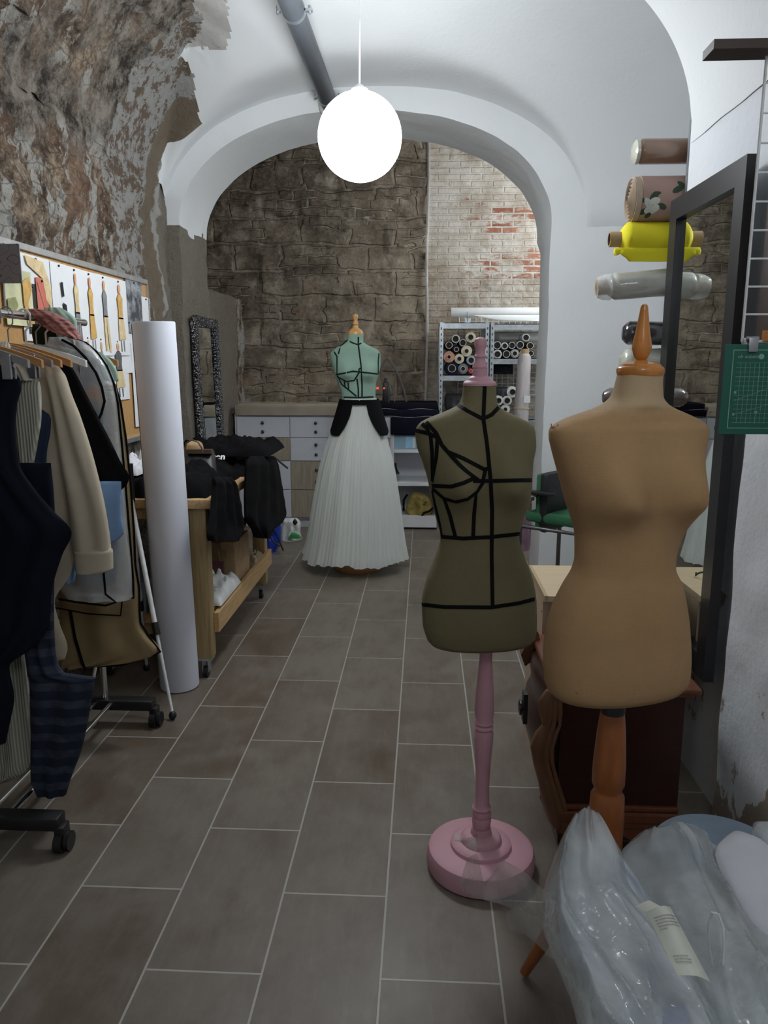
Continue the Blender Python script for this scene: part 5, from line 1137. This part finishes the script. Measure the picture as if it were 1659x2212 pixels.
for x, y, rx, rz, an, colr in ((1413, 425, .022, .014, 1.0, (.03, .055, .025)), (1385, 432, .020, .009, -.2, (.03, .055, .025)), (1432, 445, .018, .010, -.4, (.04, .07, .03)), (1393, 455, .016, .010, .3, (.03, .055, .025)), (1420, 418, .014, .007, .2, (.03, .055, .025)), (1466, 408, .026, .012, .5, (.03, .055, .025)), (1474, 398, .02, .01, -.8, (.03, .055, .025)), (1380, 408, .016, .004, -.8, (.06, .04, .02)),
                               (1402, 440, .026, .012, -.9, (.50, .52, .47)), (1415, 434, .020, .013, .2, (.58, .58, .53)), (1408, 452, .026, .014, .1, (.52, .54, .50)), (1418, 448, .014, .012, 0, (.60, .60, .55)), (1404, 462, .012, .008, .4, (.03, .055, .025)), (1462, 450, .018, .008, .3, (.03, .055, .025))):
    q = F(x, y); cur = blob(cur, q.x, q.z, rx, rz, an, colr)
M_FLO = t.fin(cur, .85)
def wallroll(label, xl, y, r, m, xr=1.16, core=None, tilt=0, endm=None, crumple=.004, ysh=0):
    p = onY(xl, y, RY+ysh); q = Vector((xr, RY+ysh, p.z+tilt)); e = empty('fabric_roll', p-Vector((0, 0, r)), label, 'fabric roll')
    L = (q-p).length; n = 30; S = 40; ax = (q-p).normalized(); qq = Vector((0, 0, 1)).rotation_difference(ax); vs = []
    for j in range(n+1):
        tt = j/n; end = min(1, .55+tt*8)*min(1, .6+(1-tt)*8)
        for i in range(S):
            a_ = 2*PI*i/S; v_ = Vector((math.cos(a_), math.sin(a_), 0)); rr = r*end*(1+crumple*12*noise.noise(Vector((v_.x*1.5, v_.y*1.5, tt*4+y)))); vs.append(p+ax*L*tt+qq @ (v_*rr))
    mb = MB().add(vs, [[j*S+i, j*S+(i+1) % S, (j+1)*S+(i+1) % S, (j+1)*S+i] for j in range(n) for i in range(S)]+[list(range(S))[::-1], [n*S+i for i in range(S)]])
    mb.build('fabric', m, e, True, 50)
    if core: MB().lathe([(core*.82, -.045), (core, -.045), (core, .02), (core*.82, .02)], p, ax, 26, cap=False).build('core', m_card, e, True, 40); MB().cyl(p-ax*.01, p+ax*.01, core*.82, 20).build('core_hollow', m_hole, e)
    # arm under the roll
    MB().cyl(p+ax*.06, q+ax*.03, .009, 10).build('arm', m_steel, wr)
    return e, p, ax
e, p, ax_ = wallroll('brown roll in glossy wrap, topmost on the wall rack', 1372, 328, .047, M_BRW, crumple=.001)
MB().lathe([(.001, -.012), (.03, -.010), (.045, 0), (.0475, .012)], p, ax_, 24).build('wrap_end', M_CRW, e, True)
e, p, ax_ = wallroll('thick dusty rose fabric roll with white flowers', 1365, 432, .088, M_FLO, crumple=.001)
mb = MB()
for k in range(6): mb.lathe([(.082-.013*k, -.004-.002*k), (.079-.013*k, -.010-.002*k), (.075-.013*k, -.002)], p, ax_, 30, cap=False)
mb.lathe([(.001, -.004), (.086, -.002), (.086, .02)], p, ax_, 30); mb.build('rolled_edge', cloth('raw_cream_edge', (.42, .33, .25), .2), e, True)
e, p, ax_ = wallroll('bright yellow fabric roll on a cardboard core', 1340, 517, .066, M_YEL, core=.030, crumple=.004)
slab([(535, 1345, 1452), (548, 1340, 1452), (558, 1352, 1452), (565, 1358, 1452)], RY-.055, .012, folds=1, amp=.003, nv=8).build('loose_flap', M_YEL, e, True, 80)
slab([(535, 1328, 1350), (545, 1325, 1345), (551, 1327, 1335)], RY-.04, .02, nv=6).build('curled_corner', M_YEL, e, True, 80)
e, p, ax_ = wallroll('long grey fabric roll in clear plastic sleeve, slightly tilted', 1312, 620, .054, M_GRW, tilt=.03, crumple=.003)
MB().lathe([(.018, -.045), (.040, -.045), (.050, -.02), (.053, .01)], p, ax_, 26).build('plastic_sleeve_end', M_CLEAR, e, True); MB().cyl(p-ax_*.045, p, .030, 20).build('core', m_card, e, True)
wallroll('short black fabric roll in glossy plastic behind the orange finial', 1345, 720, .048, M_BKW, crumple=.004)
wallroll('pale cream fabric roll in crumpled plastic below the black one', 1340, 783, .058, M_CRW, crumple=.006)
e, p, ax_ = wallroll('dark brown wrapped fabric roll, lowest on the wall rack', 1303, 858, .040, M_DBW, crumple=.003)
# ================================================================ BIG BLACK MIRROR
m_blkfr = mat('satin_black_frame', (.016, .015, .017), .38)
framed('wall_mirror', 'large plain black framed mirror hung on the right pier', (.945, 3.09), (.955, 2.42), .47, 2.09, .075, .034, m_blkfr, .0, False)
# ================================================================ BEECH DESK
m_ply = wood('pale_beech_board', (.62, .48, .31), .08, .45, (2, 30, 30), 2); m_ply2 = wood('pink_beige_board', (.52, .38, .27), .08, .5, (30, 30, 2), 2); m_chip = mat('chipboard_edge', (.44, .34, .2), .8, 0, .35, 220)
dk = empty('desk', (.68, 2.85, 0), 'pale beech board desk behind the beige dress form', 'desk')
dX0, dX1, dY0, dY1, dZ = .425, .905, 2.60, 3.02, .70
MB().box((dX0+.012, dY0, dZ-.022), (dX1, dY1, dZ), bev=.001).build('top', m_ply, dk)
MB().box((dX0, dY0, dZ-.022), (dX0+.012, dY1, dZ+.0005)).build('edge_band', m_chip, dk)
MB().box((dX0+.002, dY0+.04, 0), (dX0+.022, dY1, dZ-.022)).build('side_panel', m_ply2, dk); MB().box((dX1-.02, dY0+.04, 0), (dX1, dY1, dZ-.022)).build('side_panel', m_ply2, dk)
MB().box((dX0+.022, dY0+.05, dZ-.16), (dX1-.02, dY0+.066, dZ-.022)).box((dX0+.022, dY1-.03, .2), (dX1-.02, dY1-.014, dZ-.022)).build('front_rail', m_ply2, dk)
MB().cyl((dX0+.001, dY0+.06, dZ-.075), (dX0+.004, dY0+.06, dZ-.075), .004, 10).build('screw', m_blkpl, dk)
gc = empty('green_cable', (.80, 2.80, dZ), 'short curled dark green cable on the beech desk', 'cable')
MB().tube([(.80+.03*math.cos(a), 2.82+.10*a/6-.05, dZ+.006+.02*abs(math.sin(a))) for a in [k*.45 for k in range(16)]], .0035, 8).build('cord', mat('green_wire', (.02, .07, .04), .4), gc, True)
# ================================================================ CARVED CABINET
t = NT('dark_mahogany'); M_MAH = t.fin(t.mix(t.noise(4, 5, ms=(2, 2, 12)), (.022, .007, .005), (.055, .017, .011)), .28)
t = NT('red_mahogany'); M_MAHR = t.fin(t.mix(t.noise(4, 5, ms=(12, 2, 2)), (.10, .032, .016), (.20, .07, .035)), .3)
t = NT('carved_walnut'); M_CAR = t.fin(t.mix(t.noise(5, 5, ms=(4, 4, 1)), (.10, .045, .022), (.24, .115, .06)), .38)
cY0, cY1 = 2.10, 2.50; cX0, cX1 = .405, .755; cT = .595
cbn = empty('bedside_cabinet', (.63, 2.3, 0), 'dark carved mahogany bedside cabinet behind the beige dress form', 'cabinet')
MB().box((cX0, cY0, .14), (cX1, cY1, cT-.03)).build('carcass', M_MAH, cbn)
MB().box((cX0-.03, cY0-.02, cT-.03), (cX1+.018, cY1+.01, cT-.018), bev=.004).box((cX0-.035, cY0-.03, cT-.018), (cX1+.035, cY1+.01, cT), bev=.006).build('top', M_MAHR, cbn)
MB().box((cX0-.01, cY0-.012, .20), (cX1+.003, cY1, .215), bev=.004).box((cX0-.015, cY0-.02, .165), (cX1+.005, cY1, .198), bev=.006).box((cX0-.01, cY0-.014, .145), (cX1+.003, cY1, .165), bev=.004).build('base_moulding', M_MAHR, cbn)
# shaped apron
ap_ = [(cX0, .145)]+[(lerp(cX0, cX1, k/24), .105+.018*math.cos(k/24*4*PI)) for k in range(25)]+[(cX1, .145)]
MB().prism([(x, cY0-.008, z) for x, z in ap_], (0, .02, 0)).build('apron', M_MAHR, cbn)
# bombe front facing left: profile extruded along Y
pf = [(0, .06), (.0, .10), (-.01, .14), (-.028, .20), (-.046, .26), (-.066, .32), (-.078, .37), (-.076, .42), (-.058, .45), (-.052, .48), (-.06, .52), (-.058, .555), (-.04, .57), (-.02, .575), (0, .575)]
def bom(y, sc=1): return [(cX0+.01+x*sc, y, z) for x, z in pf]
nY = 14; vs = []; fs = []
for j in range(nY+1):
    yy = lerp(cY0+.02, cY1, j/nY); vs += bom(yy, .75+.35*math.sin(PI*j/nY))
m_ = len(pf)
for j in range(nY):
    for i in range(m_-1): fs.append([j*m_+i, j*m_+i+1, (j+1)*m_+i+1, (j+1)*m_+i])
fs += [list(range(m_)), [nY*m_+i for i in range(m_)][::-1]]
fr_ = MB().add(vs, fs).build('bombe_front', M_MAH, cbn, True, 60)
# carved scrolls along the near edge
for off, r1 in ((0, .020), (.022, .013), (.042, .008)):
    pts = [Vector((cX0+.012+x*.98+off*.9, cY0-.004, z*1.0)) for x, z in pf[2:-1]]
    pts = [pts[0]]+[(a+b)/2 for a, b in zip(pts[:-1], pts[1:])]+[pts[-1]]
    MB().tube(pts, [r1*(.6+.6*abs(math.sin(i*.9))) for i in range(len(pts))], 10).build('carved_scroll', M_CAR, cbn, True)
for zc_ in (.47,): 
    k_ = MB().tube([(cX0-.105, cY0+.10+.02*math.sin(a), zc_+.02*math.cos(a)) for a in [i*PI/5 for i in range(11)]], .004, 6).box((cX0-.098, cY0+.08, zc_-.045), (cX0-.085, cY0+.12, zc_+.05)).box((cX0-.108, cY0+.09, zc_-.005), (cX0-.09, cY0+.11, zc_+.005)).build('handle', m_blkpl, cbn)
# raised carved crest at far end
crest = [(cX0-.06, .50), (cX0-.075, .54), (cX0-.06, .575), (cX0-.07, .61), (cX0-.05, .635), (cX0-.02, .62), (cX0-.01, .58), (cX0, .55)]
MB().prism([(x, cY1-.05, z) for x, z in crest], (0, .04, 0)).build('carved_crest', M_CAR, cbn)
for x in (cX0+.01, cX1-.05):
    for y in (cY0+.01, cY1-.05):
        MB().lathe([(.012, 0), (.02, .008), (.016, .03), (.018, .07), (.026, .11), (.028, .15)], (x+.02, y+.02, 0), seg=12).build('foot', M_MAH, cbn, True)
gp = empty('glass_sheet', (.7, 2.3, cT), 'sheet of glass lying on the dark carved cabinet', 'glass')
t = NT('greenish_glass'); t.fin((.45, .62, .56), .05); tr_ = t.n.new('ShaderNodeBsdfTransparent'); mx = t.n.new('ShaderNodeMixShader'); mx.inputs[0].default_value = .55; t.l.new(t.b.outputs[0], mx.inputs[1]); t.l.new(tr_.outputs[0], mx.inputs[2]); t.l.new(mx.outputs[0], t.out.inputs['Surface'])
MB().box((cX0+.02, cY1-.16, cT+.001), (cX1+.03, cY1-.0, cT+.007)).build('pane', t.m, gp)
# ================================================================ GREEN OFFICE CHAIR
m_gr = cloth('green_upholstery', (.035, .13, .065), .12); m_fr = mat('dark_grey_chair_tube', (.10, .10, .10), .35, .6)
ch = empty('office_chair', (.92, 4.35, 0), 'green upholstered visitor chair with black back shell behind the beige form', 'chair')
CY = 4.35
cxp = lambda x, y: onY(x, y, CY)
s0 = cxp(1162, 1105)
MB().box((s0.x, CY-.22, s0.z-.055), (s0.x+.42, CY+.22, s0.z+.005), bev=.02).build('seat', m_gr, ch, True)
bz0, bz1 = cxp(1200, 1142).z, cxp(1200, 1022).z
bxl = cxp(1186, 1080).x
MB().box((bxl, CY-.21, bz0), (bxl+.035, CY+.21, bz1), bev=.016).build('backrest', m_gr, ch, True)
MB().box((bxl+.03, CY-.22, bz0-.01), (bxl+.085, CY+.22, bz1+.01), bev=.022).build('back_shell', m_blkpl, ch, True)
for s in (-1, 1):
    yy = CY+s*.235; L0 = cxp(1158, 1075)
    MB().tube([(cxp(1152, 1195).x, yy, .0), (L0.x, yy, L0.z-.02), (L0.x+.01, yy, cxp(1158, 1062).z), (L0.x+.05, yy, cxp(1158, 1058).z), (bxl+.03, yy, cxp(1158, 1066).z)], .013, 10).tube([(L0.x, yy, s0.z-.08), (s0.x+.40, yy, s0.z-.08), (s0.x+.46, yy, 0)], .013, 10).build('side_frame', m_fr, ch, True)
    MB().box((L0.x+.005, yy-.025, cxp(1158, 1063).z), (L0.x+.20, yy+.025, cxp(1158, 1056).z), bev=.006).build('armrest', m_blkpl, ch, True)
    MB().box((bxl-.04, yy-.02, cxp(1158, 1078).z), (bxl, yy+.02, cxp(1158, 1070).z)).build('arm_bracket', m_alu, ch)
ch.rotation_euler.z = math.radians(-38)
# ================================================================ TOP RIGHT : PLANK, GRID, CUTTING MAT
m_dkwood = wood('dark_brown_plank', (.055, .032, .025), .2, .5, (2, 30, 30), 3)
pk = empty('wooden_plank', (.9, 1.8, 2.12), 'dark brown plank sticking out of the right wall above the wire grid', 'plank')
a = onY(1517, 132, 1.8)
MB().prism([(a.x, 1.8, a.z), (1.02, 1.8, a.z), (1.02, 1.735, a.z), (a.x, 1.735, a.z)], (0, 0, .018)).build('board', m_dkwood, pk)
gx = .70; gz0 = onY(1600, 738, 1.78).z
wiregrid('wire_grid', 'white wire grid hanging from the dark plank at the right edge', (gx, 1.78, gz0), (1, 0, 0), (0, 0, 1), 5, 10, .0585, .0022, m_hwhite)
e = empty('cutting_mat', (.82, 1.75, 1.34), 'green gridded cutting mat clipped to the wire grid', 'cutting mat')
a = onY(1570, 744, 1.75); b = onY(1570, 938, 1.75); mx0, mz1, mz0 = a.x-.002, a.z, b.z; mx1 = mx0+.30
MB().box((mx0, 1.75, mz0), (mx1, 1.753, mz1), bev=.001).build('mat', mat('green_mat', (.008, .115, .075), .5, 0, .05), e)
m_ml = mat('mat_print', (.25, .42, .36), .6); g_ = MB(); bx0, bx1, bz0_, bz1_ = mx0+.018, mx1-.018, mz0+.014, mz1-.012
def ln(x0, z0, x1, z1, w, y=1.7495):
    d_ = Vector((x1-x0, 0, z1-z0)); n_ = Vector((-d_.z, 0, d_.x)).normalized()*w/2; A = Vector((x0, y, z0)); B = Vector((x1, y, z1)); g_.add([A-n_, B-n_, B+n_, A+n_, A-n_+Vector((0, .001, 0)), B-n_+Vector((0, .001, 0)), B+n_+Vector((0, .001, 0)), A+n_+Vector((0, .001, 0))], [[0, 1, 2, 3], [7, 6, 5, 4], [0, 4, 5, 1], [2, 6, 7, 3]])
for x, z, X, Z in ((bx0, bz0_, bx0, bz1_), (bx0, bz1_, bx1, bz1_), (bx0, bz0_, bx1, bz0_), (bx1, bz0_, bx1, bz1_)): ln(x, z, X, Z, .0016)
for k in range(1, 25): ln(bx0+.008+k*.01, bz0_+.01, bx0+.008+k*.01, bz1_-.028, .0005 if k % 5 else .0009)
for k in range(0, 14): ln(bx0+.008, bz0_+.012+k*.01, bx1-.006, bz0_+.012+k*.01, .0005 if k % 5 else .0009)
ln(bx0+.01, bz0_+.06, bx1-.05, bz1_-.03, .0006); ln(bx0+.01, bz0_+.03, bx1-.05, bz0_+.09, .0006)
for z in (bz0_+.03, bz0_+.078): ln(bx0+.008, z, bx0+.013, z, .005)
ln(bx0+.055, bz0_+.035, bx0+.062, bz0_+.035, .006)
g_.build('printed_grid', m_ml, e)
text('oh xnboint', .011, (mx0+.052, 1.7492, mz1-.026), Euler((PI/2, 0, 0)), m_ml, e); MB().lathe([(.006, 0), (.006, .001)], (mx0+.078, 1.7492, mz1-.026), (0, 1, 0), 20).build('round_mark', m_ml, e)
for x in (onY(1626, 735, 1.75).x, onY(1700, 735, 1.75).x):
    c_ = empty('bulldog_clip', (x, 1.75, mz1), 'small steel clip holding the green cutting mat', 'clip', 'clips on the cutting mat')
    MB().box((x-.010, 1.742, mz1-.016), (x+.010, 1.746, mz1+.014), bev=.001).box((x-.010, 1.757, mz1-.016), (x+.010, 1.785, mz1+.014), bev=.001).cyl((x-.013, 1.752, mz1+.012), (x+.013, 1.752, mz1+.012), .005, 10).build('clip', m_clip, c_, True)
e = empty('clothes_peg', onY(1657, 725, 1.76), 'small orange wooden peg at the right edge by the mat', 'peg'); MB().box(onY(1650, 737, 1.77), onY(1668, 714, 1.775)+Vector((0, .008, 0)), bev=.001).build('peg', m_orange, e)
# dark strip standing in for the shaded gap at the mirror side
e = empty('mirror_gap_shade', (.985, 2.30, 1.42), 'narrow dark brown strip standing in for the shaded gap beside the mirror', 'shade_strip')
MB().box((.962, 2.26, 1.43), (.998, 2.36, 2.06), bev=.012).build('strip', m_dkwood, e, True)
# ================================================================ FOREGROUND : PLASTIC-WRAPPED CLOTHES
t = NT('cloudy_plastic_film'); nn1 = t.noise(6, 5, .55, dist=1.2, ms=(1, .6, 1)); nn2 = t.noise(26, 3, .5, dist=1.0)
t.bump(t.math('ADD', nn1, t.math('MULTIPLY', nn2, .35)), .55, .02); t.fin((.84, .88, .89), .09, Coat_Weight=.5, Coat_Roughness=.05)
tr_ = t.n.new('ShaderNodeBsdfTransparent'); tr_.inputs[0].default_value = (.90, .92, .93, 1); mx = t.n.new('ShaderNodeMixShader')
t.l.new(t.ramp(nn1, [(.3, .46), (.7, .78)]), mx.inputs[0]); t.l.new(t.b.outputs[0], mx.inputs[1]); t.l.new(tr_.outputs[0], mx.inputs[2]); t.l.new(mx.outputs[0], t.out.inputs['Surface']); M_FILM = t.m
t = NT('pale_blue_laundry'); t.bump(t.noise(7, 4), .4, .02); c = t.mix(t.ramp(t.noise(5, 3), [(.4, 0.), (.6, 1.)]), (.38, .42, .50), (.62, .65, .69)); M_LAU = t.fin(c, .85)
NV = Vector((0, -.55, .83))
def surf(rows, th, m, name, parent, seed, crumple=.02, folds=3, amp=.012, nu=90, nv=110, ridge=0):
    return slab(rows, 1, th, folds=folds, amp=amp, nu=nu, nv=nv, nrm=NV, seed=seed, crumple=crumple, ridge=ridge, puff=.6, hem=False).build(name, m, parent, True, 60)
A_in = [(1830, 1255, 1300, 1.38), (1870, 1225, 1340, 1.34), (1950, 1205, 1400, 1.27), (2030, 1215, 1440, 1.18), (2110, 1260, 1480, 1.09), (2212, 1305, 1530, 1.0), (2400, 1370, 1640, .86)]
A_out = [(1774, 1236, 1262, 1.42), (1792, 1226, 1290, 1.40), (1830, 1205, 1318, 1.36), (1870, 1190, 1338, 1.32), (1930, 1174, 1352, 1.26), (1985, 1172, 1395, 1.20), (2040, 1188, 1440, 1.14), (2100, 1212, 1480, 1.07), (2160, 1236, 1515, 1.02), (2212, 1250, 1545, .97), (2400, 1310, 1660, .82)]
bg1 = empty('wrapped_laundry_bag', (.42, 1.1, 0), 'clear plastic bag of pale blue clothes, left one of the foreground heap', 'plastic bag')
surf(A_in, .13, M_LAU, 'clothes', bg1, 1.0, .006, ridge=.01); surf(A_out, .17, M_FILM, 'film', bg1, 2.0, .005, 1.3, .008, ridge=.034)
B_in = [(1900, 1440, 1520, 1.36), (1940, 1420, 1560, 1.33), (2000, 1450, 1620, 1.25), (2080, 1490, 1680, 1.16), (2150, 1520, 1720, 1.08), (2260, 1560, 1780, .98), (2400, 1600, 1840, .88)]
B_out = [(1812, 1410, 1440, 1.44), (1820, 1372, 1475, 1.43), (1835, 1350, 1520, 1.41), (1860, 1328, 1565, 1.38), (1900, 1324, 1600, 1.34), (1950, 1345, 1640, 1.28), (2010, 1385, 1680, 1.21), (2080, 1430, 1730, 1.13), (2150, 1480, 1770, 1.05), (2260, 1540, 1830, .95), (2400, 1590, 1880, .85)]
bg2 = empty('wrapped_laundry_bag', (.62, 1.15, 0), 'clear plastic bag of white clothes, right one of the foreground heap', 'plastic bag')
m_wl = cloth('white_laundry', (.66, .69, .70), .08)
surf(B_in, .12, m_wl, 'clothes', bg2, 3.0, .006, ridge=.012); surf(B_out, .16, M_FILM, 'film', bg2, 4.0, .005, 1.6, .008, ridge=.038)
MB().tube([onY(x, y, 1.06-.05*k/8)+Vector((0, -.02, .05)) for k, (x, y) in enumerate(((1523, 2125), (1516, 2080), (1514, 2040), (1522, 2014), (1536, 2018), (1545, 2045), (1547, 2085), (1545, 2125)))], .0018, 6).build('handle_loop', m_hwhite, bg2, True)
# low table carrying the heap
tb = empty('low_table', (.75, 1.0, 0), 'low pine table under the foreground heap of wrapped clothes', 'table')
MB().box((.36, .55, .44), (.98, 1.30, .47), bev=.004).build('tabletop', m_pine, tb)
for x in (.40, .92):
    for y in (.60, 1.24): MB().box((x, y, 0), (x+.035, y+.035, .44)).build('leg', m_pinev, tb)
# paper label strip
lp = empty('paper_tag', onY(1430, 2080, 1.05), 'curled cream paper tag with faint printing on the left plastic bag', 'tag')
pa = [(1370, 2010), (1392, 1993), (1425, 2006), (1500, 2160), (1465, 2140), (1428, 2146)]
t = NT('cream_label_paper'); M_TAG = t.fin(t.mix(t.noise(8), (.56, .57, .50), (.66, .66, .58)), .7)
def tagf(u, v):
    L0 = Vector((1370, 2012)); L1 = Vector((1432, 2146)); R0 = Vector((1420, 2002)); R1 = Vector((1500, 2160))
    p = (L0.lerp(L1, v)).lerp(R0.lerp(R1, v), u); d_ = 1.04-.10*v; q = onY(p.x, p.y, d_); return q+NV*(.085+.014*math.sin(u*PI))
TG = grid_mesh(tagf, 12, 20); TG.add([v-NV*.0008 for v in TG.v], [list(f) for f in TG.f]).build('paper', M_TAG, lp, True, 60)
MB().add([tagf(u, 0)+NV*(.0) for u in (0, .25, .5, .75, 1)]+[tagf(u, 0)+NV*(-.012)+Vector((-.008, .018, 0)) for u in (0, .25, .5)], [[0, 1, 6, 5], [1, 2, 7, 6]]).build('curled_end', M_TAG, lp, True)
random.seed(4)
for (v0, n_, w_) in ((.12, 4, .8), (.30, 1, .2), (.70, 3, .45)):
    g_ = MB()
    for k in range(n_):
        v_ = v0+k*.045; u = .12
        while u < .12+w_:
            du = random.uniform(.03, .08); a = tagf(u, v_); b = tagf(u+du*.7, v_); c = tagf(u+du*.7, v_+.018); d_ = tagf(u, v_+.018); g_.add([q+NV*.0012 for q in (a, b, c, d_)], [[0, 1, 2, 3]]); u += du
    g_.build('printing', mat('faint_grey_ink', (.36, .36, .34), .8), lp)
# loose torn film towards the pink base
lf = empty('torn_plastic_film', onY(1090, 1900, 1.42), 'loose torn wisp of clear plastic reaching over the pink base', 'plastic film')
t = NT('thin_hazy_film'); t.bump(t.noise(16, 4, dist=1.5), .5, .008); t.fin((.58, .58, .57), .25); tr_ = t.n.new('ShaderNodeBsdfTransparent'); mx = t.n.new('ShaderNodeMixShader'); mx.inputs[0].default_value = .58
t.l.new(t.b.outputs[0], mx.inputs[1]); t.l.new(tr_.outputs[0], mx.inputs[2]); t.l.new(mx.outputs[0], t.out.inputs['Surface']); M_HAZ = t.m
def strip(rows, d0, d1, nm, seed):
    """rows: (x, ytop, ybottom) from left to right, distances d0..d1"""
    n = len(rows)-1
    def fn(u, v):
        s = u*n; i = min(n-1, int(s)); f_ = s-i; x = lerp(rows[i][0], rows[i+1][0], f_); y0_ = lerp(rows[i][1], rows[i+1][1], f_); y1_ = lerp(rows[i][2], rows[i+1][2], f_)
        p = onY(x, lerp(y0_, y1_, v), lerp(d0, d1, u)); return p+Vector((0, -1, .3))*(.012*math.sin(u*7+v*4+seed)+.012*noise.noise(p*20))
    g = grid_mesh(fn, 40, 12); g.build(nm, M_HAZ, lf, True, 80)
strip([(993, 1900, 1925), (1010, 1850, 1935), (1030, 1838, 1940), (1045, 1905, 1938), (1090, 1862, 1950), (1130, 1885, 1965), (1160, 1910, 1985), (1185, 1925, 2010)], 1.55, 1.25, 'film', 0)
strip([(1095, 1968, 1995), (1120, 1958, 2015), (1150, 1965, 2035), (1190, 1985, 2060)], 1.4, 1.2, 'film', 3)
strip([(982, 1800, 1815), (1005, 1808, 1830), (1030, 1800, 1838), (1034, 1815, 1836)], 1.62, 1.58, 'film', 5)
# paper sheet, round lid, second film at far right
wp = empty('white_garment', onY(1600, 1900, 1.3), 'stiff white folded garment on top of the heap at the right edge', 'garment')
surf([(1797, 1582, 1604, 1.36), (1812, 1562, 1640, 1.34), (1835, 1543, 1670, 1.31), (1860, 1548, 1700, 1.28), (1900, 1565, 1710, 1.24), (1960, 1595, 1720, 1.18), (2010, 1625, 1730, 1.13), (2045, 1648, 1740, 1.10)], .03, cloth('bright_white_cotton', (.72, .73, .79), .04), 'cloth', wp, 6.0, .006, 1, .004, 30, 30)
rs = empty('round_stool', (.66, 1.62, 0), 'blue grey round topped stool half hidden behind the heap', 'stool')
p = onY(1545, 1845, 1.52); MB().lathe([(.01, -.03), (.13, -.03), (.14, -.02), (.142, 0), (.135, .008), (.01, .010)], (p.x+.02, p.y+.02, p.z-.01), seg=48).build('seat', mat('blue_grey_paint', (.12, .16, .21), .5, 0, .15), rs, True)
for a in range(4):
    r = PI/4+a*PI/2; MB().cyl((p.x+.02+.10*math.cos(r), p.y+.02+.10*math.sin(r), p.z-.04), (p.x+.02+.12*math.cos(r), p.y+.02+.12*math.sin(r), 0), .011, 10).build('leg', m_fr, rs, True)
fb = empty('plastic_film_bundle', onY(1650, 1790, 1.45), 'bunched clear plastic at the right edge behind the white garment', 'plastic film')
surf([(1778, 1628, 1700, 1.46), (1795, 1624, 1710, 1.44), (1830, 1640, 1720, 1.41), (1860, 1660, 1730, 1.38)], .05, M_FILM, 'film', fb, 7.0, .015, 2, .006, 24, 16)
bp = empty('blue_garment', onY(1450, 2195, .93), 'patch of bright blue cloth inside the left plastic bag', 'garment')
surf([(2180, 1430, 1462, .99), (2195, 1415, 1475, .98), (2225, 1410, 1480, .96), (2260, 1430, 1460, .93)], .135, cloth('cobalt_cloth', (.10, .17, .40), .1), 'cloth', bp, 8.0, .004, 1, .002, 20, 12)
